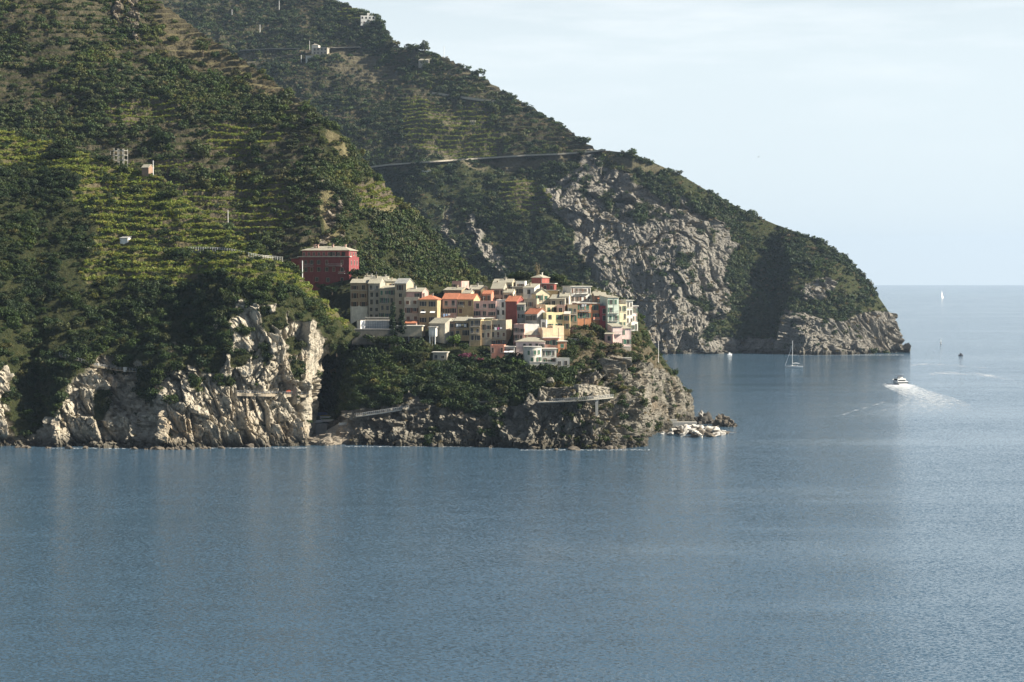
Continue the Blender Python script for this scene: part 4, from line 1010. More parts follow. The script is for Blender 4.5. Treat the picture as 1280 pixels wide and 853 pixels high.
    H(783, 791, 376, 412, 18, 8, 'white', 'o', 4, 2, 'tall white house near the tip of the village row', st=3.1, wh=1.7)
    H(790.5, 796.5, 383, 412, 24, 8, 'palepink', 'o', 3, 2, 'pink house at the seaward end of the village row', st=3.2)
    H(789, 797.5, 404, 415, 20, 4, 'white', 't', 1, 2, 'low white arcade at the foot of the pink end house', par=.4, wh=2.0)
    H(699.5, 711, 371, 394, -6, 6, 'pale', 'gs', 2, 2, 'narrow pale house in the gap just left of the big white house', rise=1.2, chim=1)
    H(629.5, 641, 366, 388, -10, 6, 'cream', 'gs', 2, 2, 'narrow cream house directly below the wide beige house of the upper left', rise=1.2, chim=1)
    H(603, 614, 367.5, 392, -9, 6, 'salmon', 'gt', 1, 2, 'little salmon house with a red roof behind the glazed grey penthouse', rise=1.2, chim=0)
    H(578, 588, 367, 388, -12, 6, 'peach', 'gs', 1, 1, 'little peach house below the dark reddish house with a beige roof', rise=1.1, chim=1)
    H(705, 712, 393, 420, -4, 5, 'ochre', 's', 3, 1, 'slim ochre house between the bright yellow house and the dark bush', rise=.8, chim=0)
    H(676, 683, 401, 422, -8, 5, 'white', 't', 2, 1, 'slim white house at the left edge of the bright yellow house', par=.4)
    H(748, 756, 375, 400, 10, 6, 'peach', 'gt', 1, 1, 'small peach house with a red roof peeping over the crimson house', rise=1.2, chim=1)
    # pink house standing alone below
    H(773, 789, 411, 434, 12, 8, 'palepink', 'hs', 2, 2, 'pale pink house with a tan hipped roof standing alone below the village row', sh='g', st=3.4, rise=1.9, chim=0)
    H(765, 778, 408.5, 432, 14, 6, 'palepink', 'ss', 2, 1, 'white and pink wing with green veranda beside the pale pink house', sh='g', st=3.6, rise=.9, bal=[(0, .5, 3.4, None)], ww=1.6, chim=0)
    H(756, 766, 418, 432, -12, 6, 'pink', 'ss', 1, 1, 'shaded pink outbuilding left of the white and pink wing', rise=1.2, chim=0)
    # the big red building on the left
    redbuilding()

def roundhouse():
    """grey building whose street front bows out"""
    px0, px1, eave, base = 655.5, 677.5, 434.5, 458; Y = C.Yof(666, base) - 2; p = vec(666.5, base, Y)
    h = float(at(666.5, eave, Y)[2] - p.z); w = (px1 - px0) / F * Y
    root = empty('house', p, R(4)); tag(root, 'grey building with a rounded front at the bottom of the village', 'house', 'houses of the cliff village'); houses_xy.append((p.x, p.y, w / 2, 7, 0))
    arc = [(-w/2 + w * k / 12, 3.0 - 3.0 * math.sin(math.pi * (k + 1.5) / 15) ** .8) for k in range(13)]
    poly = arc + [(w/2, 8), (-w/2, 8)]; n = len(poly)
    m = MB(); m.add([(x, y, -5) for x, y in poly] + [(x, y, h) for x, y in poly], [tuple(range(n))[::-1], tuple(range(n, 2 * n))] + [(i, (i + 1) % n, (i + 1) % n + n, i + n) for i in range(n)])
    m.build('wall', wallm('pale'), root)
    m = MB(); sc = 1.04; m.add([(x * sc, y - .3, h + .003) for x, y in poly] + [(x * sc, y - .3, h + .28) for x, y in poly], [tuple(range(n))[::-1], tuple(range(n, 2 * n))] + [(i, (i + 1) % n, (i + 1) % n + n, i + n) for i in range(n)])
    m.build('roof', CONC, root)
    g = random.Random(4)
    for x, z in ((0.6, h - 1.9), (-1.6, h - 2.0), (2.3, h - 4.4), (-0.4, h - 4.5), (2.2, h - 1.8)):
        k = min(range(13), key=lambda i: abs(arc[i][0] - x)); add_window(root, x, arc[k][1] - .04, z, .9, 1.5, math.atan2(arc[min(k+1,12)][1] - arc[max(k-1,0)][1], arc[min(k+1,12)][0] - arc[max(k-1,0)][0]), 'g', g)

def redbuilding():
    wallm('crimson'); rm = paint('plaster_deep_red', (0.23, 0.062, 0.062), var=0.15); _ = rm
    Y = C.Yof(410, 352) - 3; px0, px1, base, eave, mid = 372.5, 437, 351, 313.5, 321.5
    pc = (px0 + px1) / 2; p = vec(pc, base, Y); w = (px1 - px0) / F * Y / math.cos(R(14)); h = float(at(pc, eave, Y)[2] - p.z); hm = float(at(pc, mid, Y)[2] - p.z)
    root = empty('red_building', p, R(-14)); tag(root, 'large dark red building with pale roofs above the left vineyards', 'building'); houses_xy.append((p.x, p.y, w / 2 + 2, 13, R(-14)))
    hw = w / 2; d = 13.0
    MB().box(-hw, hw, 0, d, -6, hm).box(-hw + .8, hw - .8, 2.2, d - .6, hm, h).box(-hw - 4.0, -hw, 2, d - 2, -6, hm - .6).build('wall', rm, root)
    m = MB(); m.box(-hw - .5, hw + .5, -.5, 2.197, hm + .003, hm + .32); m.build('cornice', wallm('pale'), root)
    m = MB(); rise = 2.0; a = [(-hw + .3, 1.6, h), (hw - .3, 1.6, h), (hw - .3, d, h), (-hw + .3, d, h)]
    a += [(x, y, h + .2) for x, y, _ in a] + [(-hw + 5, d / 2 + 1, h + rise), (hw - 5, d / 2 + 1, h + rise)]
    m.add(a, [(4,5,9,8), (5,6,9), (6,7,8,9), (7,4,8), (0,1,5,4), (1,2,6,5), (2,3,7,6), (3,0,4,7), (3,2,1,0)])
    m.add([(-hw - 4.4, 1.6, hm - .6), (-hw - .003, 1.6, hm - .2), (-hw - .003, d - 1.6, hm - .2), (-hw - 4.4, d - 1.6, hm - .6), (-hw - 4.4, 1.6, hm - .35), (-hw - .003, 1.6, hm + .05), (-hw - .003, d - 1.6, hm + .05), (-hw - 4.4, d - 1.6, hm - .35)],
          [(3,2,1,0), (4,5,6,7), (0,1,5,4), (1,2,6,5), (2,3,7,6), (3,0,4,7)])
    rf = m.build('roof', SLATE, root)
    for x, y in ((-hw + 5.5, 5), (-hw + 6.8, 5), (2, 6), (hw - 4, 7)): MB().box(x - .35, x + .35, y - .35, y + .35, h + .6, h + 2.6).box(x - .48, x + .48, y - .48, y + .48, h + 2.603, h + 2.75).build('chimney', wallm('terrazza'), rf)
    g = random.Random(8)
    for k in range(8): add_window(root, -hw + 1.6 + k * (w - 4.6) / 8, 2.2, hm + (h - hm) * .5, .9, 1.4, 0, None, g)
    for x in (2.5, 5.5, 8): link('door', win_mesh('pane', 1.6, 2.0, GLASS), root, (x, 2.2, hm + 1.2))
    for (fx, z) in [(.14, hm - 2.2), (.26, hm - 2.2), (.40, hm - 2.2), (.56, hm - 2.2), (.86, hm - 2.2), (.14, hm - 5.3), (.26, hm - 5.3), (.40, hm - 5.2), (.56, hm - 5.2), (.86, hm - 5.4), (.36, hm - 9.4), (.58, hm - 9.6), (.86, hm - 9.6), (.70, hm - 5.2)]:
        add_window(root, -hw + w * fx, 0, z, 1.0, 1.7, 0, 'b' if g.random() < .5 else None, g)
    balcony(root, -hw + w * .70, hm - 3.7, 7.0, g); balcony(root, -hw + w * .86, hm - 6.9, 2.8, g); balcony(root, -hw + w * .2, hm - 3.8, 4.5, g)
    for (y, z) in [(3, hm - 2.4), (7, hm - 2.4), (10.5, hm - 2.4), (3.5, hm - 5.6), (8, hm - 5.6), (5, hm - 9), (10, hm - 9)]: add_window(root, hw, y, z, 1.0, 1.8, math.pi / 2, None, g)
    for y in (4.5, 8, 11): add_window(root, hw - .8, y, hm + (h - hm) * .5, .9, 1.3, math.pi / 2, None, g)
village()
# ------------------------------------------------------------------ single trees of the village and skyline
def spot(L, px, py, dy=0.0): return vec(px, py, L.Yof(px, py) + dy) if L is C else Vector(L.snap(px, py).tolist()) + Vector((0, dy, 0))

wall_trees = []
CYP = [crown_mesh('crown', LF_CY, n=1500, leaf=0.13, seed=80 + k, spire=True) for k in range(2)]
def cypress(px, py, h, wd, label):
    t = empty('cypress', vec(px, py, 734.5) - Vector((0, 0, 1.2))); tag(t, label, 'tree'); s = h / 4.1
    link('trunk', MB().tube([(0, 0, -.6), (0, 0, .8), (0, 0, h * .7)], [.2, .16, .05]).mesh('trunk', BARK), t)
    c = link('crown', CYP[int(h) % 2], t); c.scale = (wd / .62, wd / .62, s)
cypress(491.5, 414, 12.4, 3.1, 'tall dark cypress in front of the western village houses')
cypress(502.5, 411, 8.6, 3.3, 'shorter rounder dark cypress beside the tall one')

for i, (px, py, sz) in enumerate([(441, 428, 3.0), (447, 431, 2.6), (454, 429, 2.9), (463, 430, 3.0), (472, 430, 3.2), (480, 431, 2.8), (487, 430, 3.2), (496, 432, 3.3), (504, 445, 2.2), (513, 447, 2.3), (522, 447, 2.3), (531, 448, 2.2), (700, 486, 1.6), (712, 487, 1.7), (688, 486, 1.7), (733, 485, 1.0), (752, 484, 1.1), (672, 492, 1.8)]):
    wall_trees.append((px, py, sz))
MAG = [crown_mesh('crown', LF_MAG, n=260, flat=.5, leaf=.22, seed=90)]; GRN = [crown_mesh('crown', LF_GR, n=360, flat=.95, leaf=.17, seed=92 + k) for k in range(2)]
def shrub(L, px, py, s, crowns, label, name='shrub', cat='shrub', sc=(1, 1, 1), dy=0.0):
    t = empty(name, spot(L, px, py, dy)); tag(t, label, cat); t.scale = (s * sc[0], s * sc[1], s * sc[2])
    link('trunk', TRUNKS[0], t); link('crown', crowns[0], t); return t
for i, (px, py, sz) in enumerate(wall_trees):
    low = py < 480; t_ = shrub(C, px, py, sz, CR_A[i % 6:], 'dark bushy tree growing up against the grey retaining wall and posts' if low else 'dark bush hanging over the seaside stone walls', 'tree' if low else 'bush', 'tree' if low else 'bush', sc=(1, .9, 1), dy=-6 if low else 1.5)
    t_['group'] = 'trees against the retaining wall' if low else 'bushes over the seaside walls'
shrub(C, 584, 447, 2.4, MAG, 'magenta flowering bougainvillea bush under the ochre apartments', sc=(1.6, 1, .9), dy=-2)
shrub(C, 597, 450, 1.8, MAG, 'smaller magenta bush right of the large flowering one', sc=(1.3, 1, .8), dy=-2)
shrub(C, 640, 456, 2.3, GRN, 'round light green garden tree left of the round fronted building', 'tree', 'tree', dy=-2)
shrub(C, 653, 458, 2.2, GRN[1:], 'light green garden tree right beside another at the round fronted building', 'tree', 'tree', dy=-2)
shrub(C, 568, 430, 3.0, GRN, 'bright green garden tree in front of the ochre front apartment house', 'tree', 'tree', dy=-3)
shrub(C, 580, 437, 2.6, CR_A, 'dark rounded garden tree at the foot of the yellow ochre house', 'tree', 'tree', dy=-3)
shrub(C, 603, 441, 2.3, CR_A[1:], 'dark garden tree below the beige apartment house with brown shutters', 'tree', 'tree', dy=-2)
shrub(C, 712, 415, 2.5, [crown_mesh('crown', leaf_mat('leaf_purple', [(0.05, 0.03, 0.035), (0.07, 0.045, 0.045)]), n=300, flat=.8, seed=95)], 'dark purple leaved bush beside the peach parapet house', sc=(1.2, 1, 1), dy=-1)
for (px, py, s, k, lab) in [(636, 352, 2.4, 0, 'dark tree at the left end of the hilltop garden'), (644, 350, 3.0, 1, 'wide dark tree in the hilltop garden left of the red tower house'), (653, 350, 3.0, 2, 'dense dark tree in the middle of the hilltop garden'), (661, 350, 2.8, 3, 'dark tree touching the roof of the red tower house'),
                            (690, 352, 3.0, 4, 'tree with a rounded crown right behind the red tower house'), (700, 354, 3.2, 5, 'green tree between the red tower house and the big white house'), (708, 360, 2.2, 2, 'low dark tree at the left wall of the big white house'), (680, 346, 2.2, 1, 'small tree behind the roof of the red tower house')]:
    shrub(C, px, py, s, CR_A[k:], lab, 'tree', 'tree', dy=2, sc=(1.1, 1, 1.0))
shrub(C, 672, 350, 1.5, [crown_mesh('crown', LF_DRY, n=200, flat=1.3, leaf=.2, seed=96)], 'slim pale dry tree sticking up behind the hilltop garden', 'tree', 'tree', sc=(.8, .8, 3.2), dy=4)
for (px, py, s, k, lab, sc) in [(435, 330, 2.8, 0, 'green tree at the right corner of the large red building', (1, 1, 1)), (446, 346, 3.4, 1, 'big bushy tree standing right of the large red building', (1.2, 1, .9)), (456, 343, 2.8, 2, 'bushy tree behind the western roofs, right of the red building', (1.2, 1, .9)),
                            (415, 366, 2.6, 3, 'dark green tree on the slope under the large red building', (1.3, 1, .8)), (402, 360, 2.2, 4, 'low dark tree under the left half of the large red building', (1.3, 1, .8))]:
    shrub(C, px, py, s, CR_A[k:], lab, 'tree', 'tree', sc=sc, dy=-6 if py < 350 else -1)
for (px, py, s, k, lab, sc) in [(493, 56, 5.0, 0, 'umbrella pine on the skyline just right of the upper road bend', (1.25, 1.1, .95)), (515, 61, 4.6, 1, 'broad skyline pine left of its taller neighbour', (1.3, 1, .8)), (523, 62, 3.8, 2, 'low skyline pine between two others', (1.2, 1, .8)), (531, 63, 5.0, 3, 'open crowned skyline pine, rightmost of the ridge pines', (.8, .8, 1.25)),
                            (469, 24, 4.6, 4, 'dark round pine right behind the white hilltop villa', (1, 1, 1.1)), (476, 29, 4.2, 5, 'bushy pine on the brow right of the white hilltop villa', (1.1, 1, 1)), (442, 16, 3.4, 1, 'small skyline tree left of the white hilltop villa', (1.4, 1, .8)),
                            (600, 92, 4.0, 2, 'leaning tree on the skyline above the pale terraces', (1.4, 1, .9)), (790, 192, 3.4, 3, 'dark tree on the skyline right of the road corner', (1, 1, 1)), (640, 122, 3.0, 0, 'small skyline tree above the wooded upper terraces', (1.2, 1, 1)), (736, 176, 3.4, 1, 'skyline tree just above the road corner', (1.2, 1, 1))]:
    q_ = shrub(D, px, py, s * 1.45, CR_B[k:] if k < 5 else CR_B, lab, 'pine', 'tree', sc=sc, dy=-2); q_.location.z -= 1.6
for (px, py, s, k, lab, sc) in [(180, 193, 3.4, 0, 'large dark round tree behind the lattice frame', (1.1, 1, 1.1)), (205, 180, 5.0, 1, 'biggest dark tree on the mountain terraces, right of the lattice frame', (1.2, 1, 1.2)), (196, 168, 3.6, 2, 'dark tree above the biggest one on the mountain terraces', (1, 1, 1)), (254, 66, 4.4, 3, 'bushy tree on the bare brow of the mountain', (1, 1, 1.1)), (255, 195, 4.4, 4, 'dark tree left of the green terraces of the mountain', (1, 1, 1.3)), (313, 178, 3.8, 0, 'dark tree right below the green terraces of the mountain', (1.3, 1, .9))]:
    shrub(B, px, py, s, CR_A[k:], lab, 'tree', 'tree', sc=sc, dy=-2)
for (px, py, s, k, lab, sc) in [(216, 246, 3.4, 0, 'dark bush in the middle of the left vineyards, nearest the ridge', (1.3, 1, .9)), (222, 321, 2.6, 1, 'round dark bush in the lower left vineyards', (1, 1, 1)), (72, 196, 3.0, 2, 'olive tree on the upper left vineyard edge', (1.3, 1, .9)), (222, 303, 1.9, 3, 'small dark tree above the round bush in the lower vineyards', (1, 1, 1.1)),
                            (278, 309, 1.3, 4, 'small bush just above the vineyard path railing', (1, 1, 1)), (330, 336, 2.0, 5, 'dark bush below the vineyard path railing', (1, 1, 1)), (88, 198, 2.8, 1, 'second olive tree on the upper left vineyard edge', (1.3, 1, .9))]:
    shrub(A, px, py, s, CR_A[k:] if k < 5 else CR_A, lab, 'tree', 'tree', sc=sc, dy=-1)

# ------------------------------------------------------------------ houses out in the land
house(451, 469, 20.5, 30, 6, 9, 'white', 't', 1, 4, 'white villa among pines on the mountain skyline', land=D, st=3.4, ww=1.6, wh=2.0, group='lone houses on the mountains', par=.6, sink=2, doors=2)
house(459, 463, 17, 24, 6, 4, 'white', 't', 0, 0, 'small white roof turret on the villa on the mountain skyline', land=D, name='roof_turret', cat='turret', par=.4, sink=3)
house(391, 409, 60, 70, -8, 9, 'greige', 'o', 2, 4, 'grey flat roofed house beside the upper mountain road', land=D, st=3.4, ww=1.4, wh=2.0, group='lone houses on the mountains', sink=8)
house(389.5, 398, 56.5, 68, -8, 7, 'pale', 'hs', 0, 0, 'little pale hipped roof pavilion on the grey house by the upper road', land=D, name='pavilion', cat='pavilion', rise=1.6, sink=4)
house(382, 392, 70, 75, -8, 6, 'pale', 'o', 0, 2, 'low pale shed below the grey house by the upper road', land=D, name='shed', cat='shed', sink=5)
house(523, 536, 75.5, 80, -14, 7, 'greige', 'ss', 1, 2, 'stone hut with a pale slanting roof on the upper mountain slope', land=D, name='hut', cat='hut', rise=2.4, sink=6, chim=0, wh=1.2, ww=1.0)
house(525, 538, 213, 217, -10, 6, 'white', 'ss', 0, 0, 'low shed with a shining white roof just below the mountain road', land=D, name='shed', cat='shed', rise=1.3, sink=5, chim=0, par=.3)
house(587, 594, 152, 156, -10, 4, 'greige', 'ss', 1, 1, 'tiny grey hut in the middle of the pale mountain terraces', land=D, name='hut', cat='hut', rise=.8, sink=4, chim=0, wh=1.0)
house(149.5, 160, 298, 305, -12, 3.4, 'white', 'sk', 0, 0, 'little white hut on the left vineyard terraces', land=A, name='hut', cat='hut', rise=.6, sink=2.5, chim=0)
house(104, 109, 310, 315, -12, 2.4, 'white', 'o', 0, 0, 'tiny white shed at the dark edge of the left vineyards', land=A, name='shed', cat='shed', sink=2)
h_ = house(177, 186, 209.5, 214, -20, 4.0, 'brown', 'gs', 0, 1, 'small pinkish vineyard house with a white end wall on the left ridge', land=A, name='cottage', cat='cottage', rise=1.2, sink=3, chim=0, Y=806)

# ------------------------------------------------------------------ lattice frame, poles, walls, fences
LATT = paint('weathered_beam', (0.42, 0.40, 0.35), var=.3)
def lattice():
    t = empty('lattice_tower', spot(A, 148, 205) + Vector((0, 1, 0)), R(-20)); tag(t, 'pale open lattice frame of beams standing on the left ridge', 'frame tower')
    for x in (-2.4, 0, 2.4):
        for y in (0, 3.0): MB().box(x - .1, x + .1, y - .1, y + .1, -2, 6.6 if x > -2 else 6.9).build('post', LATT, t)
    for z in (1.8, 3.9, 5.8):
        for y in (0, 3.0):
            for a, b in ((-2.27, -.13), (.13, 2.27)): MB().box(a, b, y - .09, y + .09, z - .09, z + .09).build('beam', LATT, t)
        for x in (-2.4, 2.4): MB().box(x - .09, x + .09, .13, 2.87, z - .09, z + .09).build('beam', LATT, t)
    MB().box(-4.2, -2.54, -.08, .08, 5.7, 5.86).box(-4.2, -2.54, -.08, .08, 3.8, 3.96).box(-4.2, -4.05, -.08, .08, 3.97, 5.69).build('side_frame', LATT, t)
lattice()
def pole(L, px, py, top, label, rad=.14, mat=None, arms=True, dy=-1.0):
    Y = (L.Yof(px, py) if L is C else float(L.snap(px, py)[1])) + dy; p = vec(px, py, Y); h = float(at(px, top, Y)[2] - p.z)
    t = empty('utility_pole', p); tag(t, label, 'pole', 'utility poles on the slopes')
    MB().tube([(0, 0, -1), (0, 0, h)], [rad, rad * .75], 8).build('shaft', mat or WHITE, t)
    if arms: MB().box(-.6, .6, -.05, .05, h - .6, h - .48).build('crossarm', METAL, t)
pole(A, 378, 347, 326, 'pale pole in front of the left corner of the large red building', .2)
pole(A, 191.5, 219, 201, 'white pole beside the small pinkish vineyard cottage', .17)
pole(B, 285, 277, 263, 'thin pale pole on the dark terraces above the vineyard ridge', .16)
pole(D, 555, 70, 58, 'thin pole on the skyline right of the ridge pines', .22)
pole(D, 349, 13, 1, 'tall thin pole high on the dark mountain', .28)
pole(D, 290, 20, 12, 'short pole on the dark mountain, leftmost high one', .26)
pole(D, 325, 40, 31, 'pale pole on the mountain just left above the upper road', .3)
pole(D, 387, 62, 51, 'pole at the left corner of the grey house by the upper road', .2)
pole(D, 376.5, 77, 69, 'white post below the left side of the grey house by the upper road', .3)
pole(C, 823, 452, 426, 'pale lamp post on the tip of the promontory', .12)

MWALL = paint('road_parapet', (0.42, 0.38, 0.31), var=.2, stain=False); ASPH = paint('asphalt', (0.11, 0.11, 0.11), stain=False)
def ribbon(name, pts, wid, mat, kind='structure', up=0.0, drop=2.0, label=None, cat=None):
    """level strip along world points; a solid band with a face drop"""
    m = MB(); n = len(pts); vs = []
    for p in pts:
        p = Vector(p); vs += [p + Vector((0, 0, up)), p + Vector((0, wid, up)), p + Vector((0, wid, up - drop)), p + Vector((0, 0, up - drop))]
    fs = []
    for i in range(n - 1):
        for k in range(4): fs.append((i * 4 + k, i * 4 + (k + 1) % 4, i * 4 + 4 + (k + 1) % 4, i * 4 + 4 + k))
    fs += [(0, 1, 2, 3), (n * 4 - 1, n * 4 - 2, n * 4 - 3, n * 4 - 4)]
    o = link(name, m.add(vs, fs).mesh(name, mat)); tag(o, label, cat, kind=kind); return o
def along(L, ctrl, step=4.0, dy=0.0, iw=3):
    c = np.array(ctrl, float); xs = np.arange(c[0, 0], c[-1, 0] + .01, step); ys = np.interp(xs, c[:, 0], c[:, 1])
    Y = np.array([L.Yof(x, y) if L is C else L.snap(x, y)[1] for x, y in zip(xs, ys)]); Y = smooth(Y, iw) + dy
    return [vec(x, y, q) for x, y, q in zip(xs, ys, Y)]
def rails(name, pts, label, hgt=1.0, every=1, mat=None, rad=.05, cat='railing', infill=2):
    """posts and horizontal rails along world points"""
    t = empty(name, pts[0]); tag(t, label, cat); o = Vector(pts[0])
    for i, p in enumerate(pts[::every]):
        q = Vector(p) - o; MB().box(q.x - rad, q.x + rad, q.y - rad, q.y + rad, q.z - .4, q.z + hgt).build('post', mat or WHITE, t)
    for k in range(infill):
        z = hgt * (1 - k / infill) - .06
        MB().tube([Vector(p) - o + Vector((0, -rad - .04, z)) for p in pts], rad * .8, 5).build('rail', mat or WHITE, t)
    return t
rp = along(D, [(462, 209), (485, 206), (540, 202), (600, 198), (660, 194), (700, 192.5), (735, 190), (758, 187)], 5, -7)
ribbon('mountain_road', rp, 8, ASPH, drop=.7)
ribbon('road_wall', [p + Vector((0, -.5, 0)) for p in rp], .45, MWALL, kind=None, up=.5, drop=1.3, label='pale parapet wall along the mountain road above the cliffs', cat='wall')
rp2 = along(D, [(300, 63), (340, 61), (385, 61), (430, 59.5), (450, 59)], 5, -6)
ribbon('upper_road', rp2, 8, ASPH, drop=.7)
ribbon('road_wall', [p + Vector((0, -.5, 0)) for p in rp2], .45, MWALL, kind=None, up=.3, drop=.5, label='pale parapet wall along the upper road near the skyline pines', cat='wall')
rp3 = along(D, [(540, 115), (580, 121), (620, 126), (655, 128)], 5, -4)
ribbon('mountain_track', rp3, 5, MWALL, drop=2)
fp = along(A, [(236, 312), (262, 312.5), (285, 314), (305, 318), (325, 322.5), (355, 325)], 3.0, -1.2)
ribbon('vineyard_path', [p + Vector((0, .1, -.35)) for p in fp], 2, CONC, drop=1.2)
rails('path_fence', fp, 'pale railing along the path curving over the left vineyards', 1.1, 1, WHITE, .07, 'fence')
cp_ = along(A, [(296, 492), (320, 492.5), (350, 493), (386, 494)], 3.0, -2.6)
ribbon('cliff_path', cp_, 4.2, paint('path_rock', (0.30, 0.255, 0.19), var=.4, scale=2), drop=.9)
rails('path_railing', [p + Vector((0, .15, 0)) for p in cp_], 'thin railing along the path cut across the pale left cliff', 1.1, 1, METAL, .045)
MB().box(-.75, .75, -.3, .3, 0, .5).prism([(-.75, .503), (.75, .503), (.35, .8), (-.4, .7)], -.3, .3).build('tarpaulin', paint('red_cloth', (0.62, 0.12, 0.05), stain=False), None, spot(A, 361, 491) + Vector((0, -1.8, .2)))
tag(bpy.data.objects['tarpaulin'], 'small red tarpaulin bundle on the path across the pale cliff', 'tarpaulin')
cp2 = along(A, [(74, 444), (95, 450), (118, 457), (145, 462), (170, 464)], 4.0, -2.2)
ribbon('cliff_track', cp2, 2.6, paint('path_earth', (0.20, 0.17, 0.12), var=.3), drop=.5)
rails('track_railing', cp2, 'low railing beside the earth track over the dark left cliffs', 1.0, 1, METAL, .05)
for px, py, wd in ((122, 458, 1.6), (143, 459, 2.2), (158, 463, 1.2)):
    o = MB().box(-wd/2, wd/2, -.4, .4, -.5, 1.1).box(-wd/2 - .08, wd/2 + .08, -.48, .48, 1.103, 1.2).build('stone_block', paint('pale_block', (0.6, 0.57, 0.5)), None, spot(A, px, py, -1.6)); tag(o, {122: 'whitish masonry block, first along the earth track', 143: 'widest whitish masonry block on the earth track', 158: 'smallest whitish masonry block at the right end of the earth track'}[px], 'block')

def slab_wall(name, cat, label, L, px0, px1, ytop, ybot, th, mat, dy=0.0, yaw=0.0, Y=None, cap=None, sink=-3):
    pc = (px0 + px1) / 2; Y = (Y if Y else L.Yof(pc, ybot)) + dy; p = vec(pc, ybot, Y); h = float(at(pc, ytop, Y)[2] - p.z); w = (px1 - px0) / F * Y
    t = empty(name, p, R(yaw)); tag(t, label, cat)
    MB().box(-w/2, w/2, 0, th, sink, h).build('masonry', mat, t)
    MB().box(-w/2 - .1, w/2 + .1, -.1, th + .1, h + .003, h + .22).build('coping', cap or CONC, t)
    return t, w, h
def rubble_wall(cat, label, px0, px1, ytop, ybot, mat, dy, yaw, seed, dep=4.0):
    """dry stone wall with bulging courses and an uneven top"""
    pc = (px0 + px1) / 2; Y = C.Yof(pc, ybot) + dy; p = vec(pc, ybot, Y); h = float(at(pc, ytop, Y)[2] - p.z); w = (px1 - px0) / F * Y / math.cos(R(yaw))
    t = empty('stone_wall', p, R(yaw)); tag(t, label, cat); nx, nz = int(w / .3), int((h + 2.5) / .3); g = np.random.default_rng(seed); tops = np.cumsum(g.normal(0, .12, nx + 1)); tops -= tops.mean(); tops = np.clip(tops, -.8, .6)
    X = np.linspace(-w/2, w/2, nx + 1)[None].repeat(nz + 1, 0); V = np.linspace(0, 1, nz + 1)[:, None]; Zz = -2.5 + V * (h + tops[None] + 2.5); P = np.stack([X, np.zeros_like(X), Zz], -1)
    P[..., 1] = facets(P * np.array([.7, 1, 1.2]) + seed, .8, seed) * .28 + fbm(P + seed, 3, 3, seed) * .35 + V * .7 + .3
    bk = P[-1].copy(); bk[:, 1] += dep; G = np.concatenate([P, bk[None]], 0); vs = G.reshape(-1, 3).tolist(); k = nx + 1
    fs = [(i * k + j, i * k + j + 1, (i + 1) * k + j + 1, (i + 1) * k + j) for i in range(nz + 1) for j in range(nx)]
    n0 = len(vs); vs += [(-w/2, dep + 1, -2.5), (w/2, dep + 1, -2.5)]; fs += [tuple([n0] + [i * k for i in range(nz + 2)][::-1]), tuple([n0 + 1] + [i * k + k - 1 for i in range(nz + 2)])]
    me = bpy.data.meshes.new('masonry'); me.from_pydata(vs, [], fs); me.materials.append(mat); me.shade_flat(); link('masonry', me, t)
# columbarium-like wall of square panels, retaining wall under it
t, w, h = slab_wall('panel_wall', 'wall', 'grey terrace wall marked with a grid of square panels left of the cypress', C, 456.5, 489, 401.5, 411, 3.0, paint('grid_wall', (0.42, 0.44, 0.45)), Y=737)
m = MB(); nx, nz_ = 15, 4
for i in range(nx + 1): x = -w/2 + w * i / nx; m.box(x - .07, x + .07, -.08, -.003, 0, h)
for k in range(nz_ + 1): z = h * k / nz_; m.box(-w/2, w/2, -.11, -.083, z - .06, z + .06)
m.build('panel_grid', paint('grid_dark', (0.16, 0.17, 0.18), stain=False), t)
slab_wall('gable_wall', 'wall', 'small bright white wall end left of the grid of panels', C, 450, 457, 401, 411, 2.4, WHITE, Y=736, yaw=40)
slab_wall('retaining_wall', 'wall', 'long grey retaining wall under the grid of panels above the wood', C, 440, 492, 412, 421, 3.5, paint('shaded_concrete', (0.11, 0.105, 0.09), var=.4), Y=733)  # very dark colour stands in for shade, the sun reaches this front
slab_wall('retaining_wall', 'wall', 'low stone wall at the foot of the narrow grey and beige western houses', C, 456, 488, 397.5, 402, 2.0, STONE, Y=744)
DST = paint('shaded_stone', (0.12, 0.108, 0.085), var=.55, scale=2.0); LST = paint('sunlit_stone', (0.30, 0.27, 0.215), var=.5, scale=2.0)  # masonry in two tones, the darker one carries the shade in its colour
rubble_wall('wall', 'stone wall coloured dark as if in shade under the wood left of the sunlit terrace wall', 676, 724, 485, 498, DST, 1.5, -16, 3)
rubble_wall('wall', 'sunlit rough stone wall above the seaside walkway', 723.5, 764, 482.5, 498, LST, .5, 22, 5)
slab_wall('terrace_wall', 'wall', 'stone base under the pale pink house standing alone', C, 766, 789, 434, 437, 6, STONE, yaw=12, dy=-.5, sink=-1)
slab_wall('terrace_wall', 'wall', 'curved looking garden terrace wall on the slope below the pale pink house', C, 756, 790, 448, 450, 2, STONE, dy=-1, yaw=10)
slab_wall('terrace_wall', 'wall', 'pale terrace wall on the slope left of the pale pink house', C, 710, 730, 424, 427, 2, CONC, dy=-2)
slab_wall('garden_wall', 'wall', 'pale wall under the round fronted building', C, 662, 696, 453.5, 459, 2, paint('pale_wall', PAL['pale']), dy=-4)

